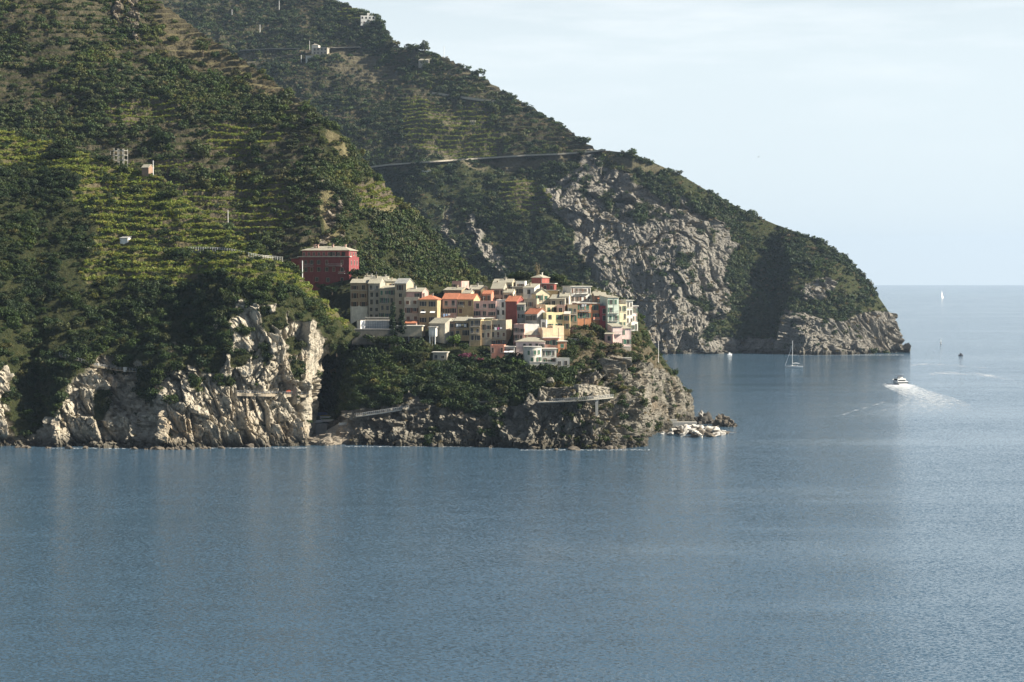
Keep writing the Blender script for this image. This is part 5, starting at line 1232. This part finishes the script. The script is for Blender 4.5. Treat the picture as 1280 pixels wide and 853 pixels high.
# walkway on the promontory, terrace with pier
wp = along(C, [(436, 521.5), (455, 519.3), (480, 515.5), (500, 512.2), (513, 510.5)], 2.5, -2.4)
ribbon('sea_path', wp, 3, paint('walk_concrete', (0.52, 0.49, 0.42), var=.2), drop=.4)
rails('walkway_railing', [p + Vector((0, .1, 0)) for p in wp], 'pale railing along the walkway climbing from the little harbour', 1.05, 1, WHITE, .05)
wp1 = along(C, [(516, 509.5), (545, 507), (580, 504), (615, 501), (640, 500)], 5, -1.0)
ribbon('sea_path', wp1, 2.5, paint('path_rock2', (0.16, 0.145, 0.12)), drop=.5)
wp2 = along(C, [(672, 503), (690, 502.5), (725, 500.5), (769, 496.5)], 2.5, -4.2)
ribbon('sea_terrace', wp2, 5.0, paint('terrace_concrete', (0.36, 0.335, 0.28), var=.3), drop=.32)
rails('terrace_railing', [p + Vector((0, .1, 0)) for p in wp2[6:]], 'railing along the seaside terrace with the stone wall behind', 1.1, 1, METAL, .05, infill=3)
p = vec(746, 501, C.Yof(746, 500) - 3.6); MB().box(-.5, .5, 0, 1.0, -5.5, 0.2).box(-.75, .75, -.2, 1.2, .203, .5).build('terrace_pier', CONC, None, p); tag(bpy.data.objects['terrace_pier'], 'square concrete pier propping the seaside terrace', 'pier')

# ------------------------------------------------------------------ rocks
def rock_mesh(name, sx, sy, sz, seed, mat, sub=4, cell=.7, amp=.35):
    bm = bmesh.new(); bmesh.ops.create_icosphere(bm, subdivisions=sub, radius=1.0); P = np.array([v.co[:] for v in bm.verts])
    d = facets(P + seed * 3.7, cell, seed) * amp + facets(P + seed * 1.3, cell * .4, seed + 3) * amp * .4 + fbm(P + seed, 1.1, 3, seed) * .15
    P = P * (1 + d[:, None]); P *= np.array([sx, sy, sz])
    for v, q in zip(bm.verts, P): v.co = q
    me = bpy.data.meshes.new(name); bm.to_mesh(me); bm.free(); me.materials.append(mat); me.shade_flat(); return me
def rock_mat(name, a, b, c=None):
    t = NT(name); t.b.inputs['Roughness'].default_value = .9; f = t.noise(.6, 7, .7); f2 = t.noise(.25, 4)
    col = t.ramp(f, [(.35, b), (.62, a)]); col = t.mix(t.ramp(f2, [(.45, 0), (.6, .8)]), col, c) if c else col
    t.l(col, t.b.inputs['Base Color']); t.bump(f, .6, .3); return t.m
RK1 = rock_mat('dark_rock', (0.09, 0.08, 0.066), (0.04, 0.037, 0.032)); RK4 = rock_mat('brown_sea_rock', (0.14, 0.115, 0.085), (0.06, 0.053, 0.042)); RK2 = rock_mat('pale_boulder', (0.62, 0.60, 0.56), (0.30, 0.27, 0.22)); RK3 = rock_mat('brown_rock', (0.22, 0.185, 0.14), (0.10, 0.088, 0.07), (0.25, 0.21, 0.16))
def rock(px, py, sx, sy, sz, seed, mat, label, name='rock', dz=0.0, rz=0.0, **kw):
    o = link(name, rock_mesh(name, sx, sy, sz, seed, mat, **kw)); o.location = vec(px, py, wl(py)) + Vector((0, 0, dz)); o.rotation_euler = (0, 0, rz); tag(o, label, 'rock'); return o
rock(881, 530, 4.2, 3.0, 3.8, 5, RK1, 'dark pointed sea rock with a pale tip, left of the two off the promontory', dz=-.3)
o = rock(877, 529, 1.1, 1.0, 1.7, 8, RK2, 'pale pointed stone on top of the left dark sea rock', dz=3.3, sub=3)
rock(904, 533, 3.7, 2.8, 3.9, 11, RK4, 'dark brown sea rock farthest out off the promontory', dz=-.5)
rock(912.5, 533.5, 2.5, 2.0, 1.8, 12, RK4, 'low brown shoulder of rock at the outer edge of the farthest sea rock', dz=-.3)
rock(868, 541, 12.5, 5, 1.3, 14, RK3, 'low reef carrying the heap of whitish boulders', dz=-.5, sub=5, cell=.4)
bl = [rock_mesh('boulder', 1, .9, .75, 30 + k, RK2, sub=2, cell=1.0, amp=.3) for k in range(5)]
bl2 = [rock_mesh('boulder', 1, .9, .75, 40 + k, RK4, sub=2, cell=1.0, amp=.3) for k in range(3)]
g_ = random.Random(3)
for i in range(58):
    t = g_.random(); px = 826 + 84 * t; mid = 540.5 - 4.5 * math.sin(math.pi * (t * .9 + .05)); lo = 539.5 + 6 * math.sin(math.pi * min(1, t * .8 + .1))
    py = g_.uniform(mid, lo); hgt = max(0, 2.2 * math.sin(math.pi * min(1, max(0, t))) * (1 - abs((py - mid) / (lo - mid + .01) - .35)))
    pale = g_.random() < (.9 if py < (mid + lo) / 2 else .35)
    o = link('boulder', g_.choice(bl if pale else bl2)); s = g_.uniform(.8, 2.1) * (1.0 if .1 < t < .9 else .7); o.scale = (s * 1.2, s, s * .6); o.rotation_euler = (g_.uniform(-.5, .5), g_.uniform(-.5, .5), g_.uniform(0, 6.3))
    o.location = vec(px, py + 2.0, wl(py + 2.0)) + Vector((0, 0, hgt)); tag(o, 'whitish boulder in the heap on the reef off the promontory' if pale else 'brown boulder in the heap on the reef off the promontory', 'boulder', 'pale boulders of the reef heap' if pale else 'brown boulders of the reef heap')

for i in range(46):
    A_ = i < 26; px = g_.uniform(20, 384) if A_ else g_.choice([g_.uniform(500, 640), g_.uniform(660, 808)]); py = np.interp(px, [0, 70, 205, 240, 290, 388, 500, 610, 645, 700, 768, 795, 806], [559.5, 560.5, 562, 561.5, 560, 556.5, 557.5, 559, 560.5, 563, 561, 558.5, 557])
    o = link('boulder', g_.choice(bl2)); s = g_.uniform(.6, 1.8); o.scale = (s * 1.3, s, s * .8); o.rotation_euler = (g_.uniform(-.4, .4), g_.uniform(-.4, .4), g_.uniform(0, 6.3)); o.location = vec(px, py, wl(py) - g_.uniform(0, 1.5)) + Vector((0, 0, .05))
    tag(o, 'dark wet boulder at the waterline of the pale left cliff' if A_ else 'dark wet boulder at the waterline of the promontory', 'boulder', 'shore boulders of the left cliff' if A_ else 'shore boulders of the promontory')

# ------------------------------------------------------------------ little harbour
rock(450, 553, 8.5, 5.0, 7.2, 21, RK3, 'big dark boulder with a sunlit right edge beside the harbour ramp', dz=-1.2, sub=5)
rock(407, 556, 7.5, 4.5, 3.4, 22, RK3, 'rounded dark rock under the harbour quay', dz=-1.0, sub=5)
p = vec(403, 545, 712); m = MB(); m.prism([(-5.5, -6), (6.5, -6), (6.5, -.6), (3, 0), (-5.5, 0)], 0, 12); o = m.build('quay', paint('quay_stone', (0.33, 0.30, 0.25), var=.3), None, p); tag(o, 'pale topped stone quay at the foot of the left cliff', 'quay')
p = vec(392, 530, 726); o = MB().box(-5, 5, 0, 8, -6, 0).build('boat_shelf', CONC, None, p); tag(o, 'narrow concrete shelf for boats above the quay', 'shelf')
rp_ = [vec(x, y, 704 - i * 1.2) for i, (x, y) in enumerate([(412, 541), (430, 545), (445, 550), (456, 553.5), (466, 554.3)])]
ribbon('harbour_ramp', rp_, 3, paint('ramp', (0.40, 0.37, 0.31), var=.3), drop=2.5)
p = vec(420, 538, 716); o = MB().prism([(-4, -5), (4.5, -5), (4.5, 4.5), (-4, -.5)], 0, 8).build('slipway', CONC, None, p); tag(o, 'steep grey concrete slipway in the shaded harbour', 'slipway')

BLUE = paint('boat_blue', (0.06, 0.09, 0.22), stain=False, rough=.5); YEL = paint('tarp_yellow', (0.40, 0.30, 0.10), stain=False); GRE = paint('tarp_green', (0.10, 0.16, 0.05), stain=False)
GEL = paint('gelcoat', (0.82, 0.82, 0.80), rough=.3, stain=False, var=.04, spec=.5)
def hull_mesh(name, L, wd, h, mats, transom=.8, n=13, sheer=.25, draft=.35, deck=True):
    """pointed hull along +x (bow), open stern, deck closed"""
    m = MB(); rings = []
    for i in range(n):
        t = i / (n - 1); x = -L/2 + L * t; hw = wd / 2 * (transom + (1 - transom) * math.sin(min(1, t * 2) * math.pi / 2)) * (1 - max(0, (t - .45) / .55) ** 2.2)
        hw = max(hw, .02); zt = h + sheer * t * t; zb = -draft * (1 - max(0, (t - .6) / .4) ** 2 * .9)
        rings.append([(x, -hw, zt), (x, -hw * .93, zt * .45), (x, -hw * .6, zb * .6), (x, 0, zb), (x, hw * .6, zb * .6), (x, hw * .93, zt * .45), (x, hw, zt)])
    vs = [p for r in rings for p in r]; k = 7; fs = []
    for i in range(n - 1):
        for j in range(k - 1): fs.append((i * k + j, i * k + j + 1, (i + 1) * k + j + 1, (i + 1) * k + j))
        if deck: fs.append((i * k + k - 1, i * k, (i + 1) * k, (i + 1) * k + k - 1))
    fs.append(tuple(range(k))); fs.append(tuple(range((n - 1) * k, n * k))[::-1])
    m.add(vs, fs); return m.mesh(name, mats)
def small_boat(p, rz, L, tarp, label, hullm=None):
    t = empty('rowing_boat', p, rz); tag(t, label, 'boat', 'small boats in the harbour'); link('hull', hull_mesh('hull', L, L * .36, .65, hullm or GEL), t)
    if tarp:
        m = MB(); n = 7; vs = []
        for i in range(n):
            u = i / (n - 1); x = -L * .46 + L * .84 * u; w = L * .16 * (1 - max(0, (u - .5) * 2) ** 2 * .8)
            vs += [(x, -w, .70), (x, 0, 1.15 - .3 * abs(u - .4)), (x, w, .70)]
        fs = [f for i in range(n - 1) for f in ((3*i, 3*i+3, 3*i+4, 3*i+1), (3*i+1, 3*i+4, 3*i+5, 3*i+2))] + [(0, 1, 2), (3*n-3, 3*n-2, 3*n-1)]
        m.add(vs, fs).build('tarpaulin', tarp, t)
    else: MB().box(-L*.3, -L*.24, -L*.15, L*.15, .66, .74).box(L*.05, L*.11, -L*.16, L*.16, .66, .74).build('thwart', DOORM, t)
small_boat(vec(396, 529, 728) + Vector((0, 0, .4)), R(8), 4.4, None, 'white boat hauled up on the harbour shelf')
small_boat(vec(410, 522.5, 732), R(4), 6.2, YEL, 'boat under a yellow tarpaulin in the shaded harbour'); small_boat(vec(411, 526.5, 729), R(2), 6.0, GRE, 'boat under a green tarpaulin in the shaded harbour')
small_boat(vec(401, 519, 734), R(170), 5.0, BLUE, 'boat under a dark blue tarpaulin at the back of the harbour', BLUE)
small_boat(vec(429, 531.5, 706) + Vector((0, 0, .2)), R(22), 3.2, None, 'white dinghy tilted on top of the big dark boulder'); 
for px, py, lab in ((427, 546, 'white mooring bollard on the upper harbour ramp'), (439, 547.5, 'white mooring bollard midway down the harbour ramp')):
    o = MB().tube([(0, 0, -.3), (0, 0, .5), (0, 0, .7)], [.22, .2, .3], 8).build('bollard', WHITE, None, vec(px, py, 700) + Vector((0, 0, .1))); tag(o, lab, 'bollard')
# distant landing stage under the far headland
o = MB().box(-16, 16, 0, 6, -2, .9).box(-9, -5, 1.5, 4, .903, 2.6).build('landing_stage', MWALL, None, vec(880, 442.6, wl(442.6) - 2)); tag(o, 'low pale landing stage at the foot of the far headland cliffs', 'landing stage')
o = MB().box(-14, 14, 0, 4, -2, .8).box(3, 6, .6, 2.6, .803, 1.9).build('landing_stage', CONC, None, vec(828, 530.5, wl(533) - 4)); tag(o, 'low concrete landing stage in the cove behind the front buttress', 'landing stage')

# ------------------------------------------------------------------ boats at sea
def sailboat():
    p = vec(992.5, 460.3, wl(460.3)); t = empty('sailing_yacht', p, math.pi - R(8)); tag(t, 'white sailing yacht with bare mast and furled sails below the far headland', 'sailing boat')
    L = 12.0; link('hull', hull_mesh('hull', L, 3.5, 1.25, GEL, .75, sheer=.35), t)
    c = MB().add([(-2.6, -1.0, 1.28), (2.2, -.8, 1.35), (2.2, .8, 1.35), (-2.6, 1.0, 1.28), (-2.5, -.9, 1.95), (1.2, -.6, 1.85), (1.2, .6, 1.85), (-2.5, .9, 1.95)], [(0,1,5,4), (1,2,6,5), (2,3,7,6), (3,0,4,7), (4,5,6,7)]).build('cabin', GEL, t)
    for s in (-1, 1): MB().box(-1.9, .6, s * .93 - .02, s * .93 + .02, 1.5, 1.75).build('window', GLASS, c)
    MB().add([(-3.4, -1.1, 2.0), (-2.2, -1.1, 2.5), (-2.2, 1.1, 2.5), (-3.4, 1.1, 2.0), (-2.0, -1.0, 1.96), (-2.0, 1.0, 1.96)], [(0,1,2,3), (1,4,5,2)]).build('sprayhood', paint('canvas_dark', (0.08, 0.09, 0.12), stain=False), t)
    m = MB().tube([(1.1, 0, 1.3), (1.1, 0, 18.3)], [.17, .12], 8, 0).build('mast', GEL, t)
    for z in (7.5, 12.5): MB().tube([(1.1, -1.0, z), (1.1, 1.0, z)], .05, 5).build('spreader', GEL, m)
    MB().tube([(1.0, 0, 2.9), (-3.9, 0, 2.95)], [.09, .07], 6).build('boom', METAL, t)
    MB().tube([(.9, 0, 3.15), (-1.2, 0, 3.3), (-3.7, 0, 3.12)], [.22, .30, .14], 8).build('furled_mainsail', GEL, t)
    MB().tube([(5.8, 0, 1.75), (1.25, 0, 15.2)], [.15, .10], 6).build('furled_jib', paint('sail_cloth', (0.66, 0.68, 0.72), stain=False), t)
    for a in ((-5.7, 0, 1.3), (.9, 1.6, 1.3), (.9, -1.6, 1.3)): MB().tube([a, (1.1, 0, 17.8)], .018, 4).build('stay', METAL, t)
    m = MB()
    for s in (-1, 1):
        for x in (-5.3, -3.5, -1.5, .5, 2.5): m.tube([(x, s * 1.55 * (1 if x < 1 else .75), 1.3), (x, s * 1.55 * (1 if x < 1 else .75), 2.0)], .03, 4)
        m.tube([(-5.3, s * 1.5, 2.0), (.5, s * 1.55, 2.0), (2.5, s * 1.2, 2.0)], .025, 4)
    m.build('guard_rail', METAL, t)
sailboat()
def motorboat():
    p = vec(1123.5, 480.5, wl(480.5)); t = empty('motor_boat', p, R(98)); tag(t, 'white motor boat seen from the stern speeding out with a wake', 'motor boat')
    L = 15.0; link('hull', hull_mesh('hull', L, 6.4, 1.9, GEL, .92, sheer=.9, draft=.5), t)
    MB().box(-L/2 - .1, -L/2, -2.9, 2.9, .9, 1.55).build('rubbing_strake', paint('navy_band', (0.02, 0.025, 0.04), stain=False), t)
    c = MB().add([(-5.2, -2.5, 1.93), (3.6, -2.1, 2.2), (3.6, 2.1, 2.2), (-5.2, 2.5, 1.93), (-5.0, -2.35, 3.35), (1.6, -1.9, 3.35), (1.6, 1.9, 3.35), (-5.0, 2.35, 3.35)], [(0,1,5,4), (1,2,6,5), (2,3,7,6), (3,0,4,7), (4,5,6,7), (3,2,1,0)]).build('cabin', GEL, t)
    MB().box(-5.25, -5.12, -2.1, 2.1, 2.1, 2.75).build('window', GLASS, c)
    for s in (-1, 1): MB().box(-4, 1.2, s * 2.32 - .06, s * 2.32 + .06, 2.5, 3.1).build('window', GLASS, c)
    MB().box(-4.6, 1.0, -2.0, 2.0, 4.9, 5.05).build('hardtop', paint('canvas_dark', (0.08, 0.09, 0.12), stain=False), t)
    for x in (-4.4, .8):
        for y in (-1.9, 1.9): MB().tube([(x, y, 3.35), (x, y, 4.9)], .06, 6).build('post', METAL, t)
    MB().box(-2.8, -2.2, -1.4, 1.4, 3.36, 4.2).build('bench', WHITE, t); MB().box(-.6, -.2, -.9, .9, 3.36, 4.4).build('helm', METAL, t)
    MB().tube([(-4.2, -.9, 5.05), (-4.2, -.9, 6.0)], .04, 5).build('aerial', WHITE, t)
motorboat()
def far_sail():
    p = vec(1178.5, 373, wl(373)); t = empty('sailing_boat', p, R(60)); tag(t, 'distant white sailing boat under full sail near the horizon', 'sailing boat'); t.rotation_euler = (R(-9), 0, R(55))
    link('hull', hull_mesh('hull', 14, 4, 1.5, GEL), t); MB().tube([(1, 0, 1.4), (1, 0, 25)], [.2, .12], 6).build('mast', GEL, t)
    def sail(name, a, b, c, bulge):
        m = MB(); n = 8; vs = []
        for i in range(n + 1):
            for j in range(n + 1):
                u, v = i / n, j / n; q = Vector(a) * (1 - u) + (Vector(b) * (1 - v) + Vector(c) * v) * u; q.y += bulge * math.sin(math.pi * v) * u * (1.2 - u); vs.append(q)
        fs = [(i * (n+1) + j, (i+1) * (n+1) + j, (i+1) * (n+1) + j + 1, i * (n+1) + j + 1) for i in range(n) for j in range(n)]
        m.add(vs, fs).build(name, WHITE, t)
    sail('mainsail', (.8, 0, 24), (.8, 0, 3), (-6, 1.2, 3), 1.2); sail('jib', (1.2, 0, 21), (6.6, 0, 2), (.6, 1.6, 2.4), 1.0)
far_sail()
def launch(px, py, L, rz, label, sail=False, mat=None):
    t = empty('launch', vec(px, py, wl(py)), rz); tag(t, label, 'boat'); link('hull', hull_mesh('hull', L, L * .35, .9, mat or GEL), t)
    MB().box(-L * .2, L * .12, -L * .12, L * .12, .92, 2.0).build('cabin', mat or GEL, t)
    if sail: MB().tube([(0, 0, .9), (0, 0, 5.0)], [.3, .1], 6).build('mast', GEL, t)
launch(1176, 430.5, 4.6, R(80), 'small boat with a pale upright mast beyond the headland tip', True)
launch(1201, 445, 3.6, R(10), 'tiny dark boat far off right of the headland tip', False, paint('dark_hull', (0.05, 0.05, 0.06), stain=False))
launch(912, 444.2, 4.0, R(20), 'tiny white boat moored under the far headland cliffs')

# wake: foam sheet just over the water
def foam_mat(name, scale, lo, hi, stretch):
    t = NT(name); t.b.inputs['Base Color'].default_value = (.80, .83, .85, 1); t.b.inputs['Roughness'].default_value = .8
    f = t.noise(scale, 7, .7, stretch=stretch); a = t.math('ADD', f, t.math('SUBTRACT', t.attr('dens'), .5)); t.l(t.ramp(a, [(lo, 0.0), (hi, 1.0)]), t.b.inputs['Alpha']); return t.m
def foam_sheet(name, label, quads, mat, z=.02):
    """quads: grid of (x,y,density) rows"""
    nr, nc = len(quads), len(quads[0]); vs = [(q[0], q[1], z) for r in quads for q in r]; fs = [(i*nc+j, i*nc+j+1, (i+1)*nc+j+1, (i+1)*nc+j) for i in range(nr-1) for j in range(nc-1)]
    me = bpy.data.meshes.new(name); me.from_pydata(vs, [], fs); a = me.attributes.new('dens', 'FLOAT', 'POINT'); a.data.foreach_set('value', [q[2] for r in quads for q in r]); me.materials.append(mat)
    o = link(name, me); tag(o, label, kind='stuff'); return o
def wpt(px, py): q = vec(px, py, wl(py)); return q.x, q.y
FM = foam_mat('wake_foam', .45, .38, .95, (1, .35, 1))
ctr = [(1123, 480.4, 22), (1128, 484, 26), (1138, 488, 28), (1149, 492, 31), (1160, 496, 34), (1168, 500, 40), (1168, 506, 52), (1160, 512, 62), (1145, 518, 74), (1125, 525, 85)]
den = [.92, .68, .58, .56, .53, .51, .47, .41, .35, .22]; rows = []
for i, ((x, y, w), d) in enumerate(zip(ctr, den)):
    r = []
    for j in range(13):
        u = j / 12 * 2 - 1; q = wpt(x + u * w, y + u * .8); side = .16 * math.exp(-((abs(u) - .8) / .12) ** 2) if i > 0 else 0
        r.append((q[0], q[1], d * (1 - abs(u) ** 3 * .75) + side))
    rows.append(r)
foam_sheet('wake', 'white foaming wake spreading behind the motor boat', rows, FM)
FM2 = foam_mat('shore_foam', .8, .50, .62, (1, 1, 1))
for (x0, x1, y) in [(60, 200, 561), (200, 385, 560.5), (430, 650, 558.8), (650, 812, 563), (985, 1130, 444.3)]:
    rows = []
    for k in range(3):
        r = []
        for j in range(60):
            x = x0 + (x1 - x0) * j / 59; dy = (.8, 0, -1.2)[k]; q = wpt(x, y + dy); r.append((q[0], q[1], (.30, .50, .45)[k]))
        rows.append(r)
    o = foam_sheet('foam', 'thin white foam where the swell meets the foot of the cliffs', rows, FM2, .03)
def laundry(px, py, Y, cols, label):
    p = vec(px, py, Y); t = empty('laundry_line', p); tag(t, label, 'laundry'); n = len(cols)
    MB().tube([(-.2, 0, 1.5), (n * .5, 0, 1.42), (n + .2, 0, 1.5)], .02, 4).build('line', METAL, t)
    for i, c in enumerate(cols):
        m = MB(); k = 5; vs = [(i + .08 + .84 * a / k, .05 * math.sin(a * 1.9 + i) * b, 1.45 - .03 - b * (1.1 - .25 * (i % 3))) for b in (0, .5, 1) for a in range(k + 1)]
        fs = [(b * (k+1) + a, b * (k+1) + a + 1, (b+1) * (k+1) + a + 1, (b+1) * (k+1) + a) for b in range(2) for a in range(k)]
        m.add(vs, fs).build('cloth', paint('cloth_%d' % c, [(.75, .75, .74), (.30, .45, .70), (.55, .12, .25), (.65, .55, .30)][c], stain=False), t)
laundry(553.5, 397, C.Yof(560, 402) - 1.5, [1, 1, 0], 'blue and white laundry hanging below the dull pink house')
laundry(570, 410, C.Yof(575, 426) - 1.4, [0, 0, 3, 0], 'white laundry on the balcony of the ochre front apartment house')
laundry(618, 414, C.Yof(622, 432) - 2.2, [0, 2, 0], 'white and red laundry hanging on the wide beige apartment house')
laundry(727, 385, C.Yof(730, 408) - 1.8, [0, 0], 'white laundry on the balcony of the orange house')
# faint curved trails the boat left before
FM3 = foam_mat('trail_foam', .12, .46, 1.0, (1, .3, 1))
for pts, wd, dn in [([(1140, 470), (1180, 466), (1225, 468), (1262, 474), (1280, 480)], 3.2, .52), ([(1120, 459), (1160, 455), (1210, 458), (1250, 463)], 2.2, .50), ([(1040, 523), (1070, 513), (1095, 506), (1115, 499)], 1.6, .50)]:
    rows = []
    for k in (-1, -.4, .4, 1):
        r = []
        for i in range(40):
            t_ = i / 39 * (len(pts) - 1); a = int(min(t_, len(pts) - 2)); f = t_ - a; x = pts[a][0] * (1 - f) + pts[a + 1][0] * f; y = pts[a][1] * (1 - f) + pts[a + 1][1] * f
            q = wpt(x, y + k * wd); r.append((q[0], q[1], dn * (1 if abs(k) < .9 else .2) * min(1, min(i, 39 - i) / 8 + .2)))
        rows.append(r)
    foam_sheet('foam', 'faint pale trail curving over the water near the motor boat', rows, FM3, .012)
# bird
b = empty('gull', vec(948, 196.5, 620), R(30)); tag(b, 'small dark bird gliding in the pale sky', 'bird')
me = MB(); n = 6
me.add([(-.35, 0, 0), (-.12, -.07, .03), (.2, -.06, .03), (.36, 0, .02), (.2, .06, .03), (-.12, .07, .03), (0, 0, -.07), (0, 0, .1)], [(0,1,6), (1,2,6), (2,3,6), (3,4,6), (4,5,6), (5,0,6), (1,0,7), (2,1,7), (3,2,7), (4,3,7), (5,4,7), (0,5,7)])
for s in (-1, 1): me.add([(.15, s * .05, .04), (-.1, s * .05, .04), (-.08, s * .4, .17), (.1, s * .42, .17), (-.18, s * .85, .08)], [(0, 1, 2, 3), (3, 2, 4)])
me.add([(-.33, -.03, .01), (-.33, .03, .01), (-.52, .09, .0), (-.52, -.09, 0)], [(0, 1, 2, 3)]); me.build('body', paint('bird_grey', (.12, .12, .12), stain=False), b)

scatter_all()
# ------------------------------------------------------------------ air
def haze(dens):
    me = MB().box(-17400, 17400, -17400, 17400, -7.5, 430).mesh('haze', WHITE)
    t = NT('haze_air'); t.t.nodes.remove(t.b); v = t.n('ShaderNodeVolumePrincipled', Density=dens, Anisotropy=0.2); v.inputs['Color'].default_value = (0.58, 0.76, 1.0, 1)
    t.l(v.outputs[0], t.o.inputs['Volume']); me.materials.clear(); me.materials.append(t.m); o = link('haze', me); tag(o, 'pale blue sea haze filling the air over the coast', kind='stuff')
haze(4.0e-5)
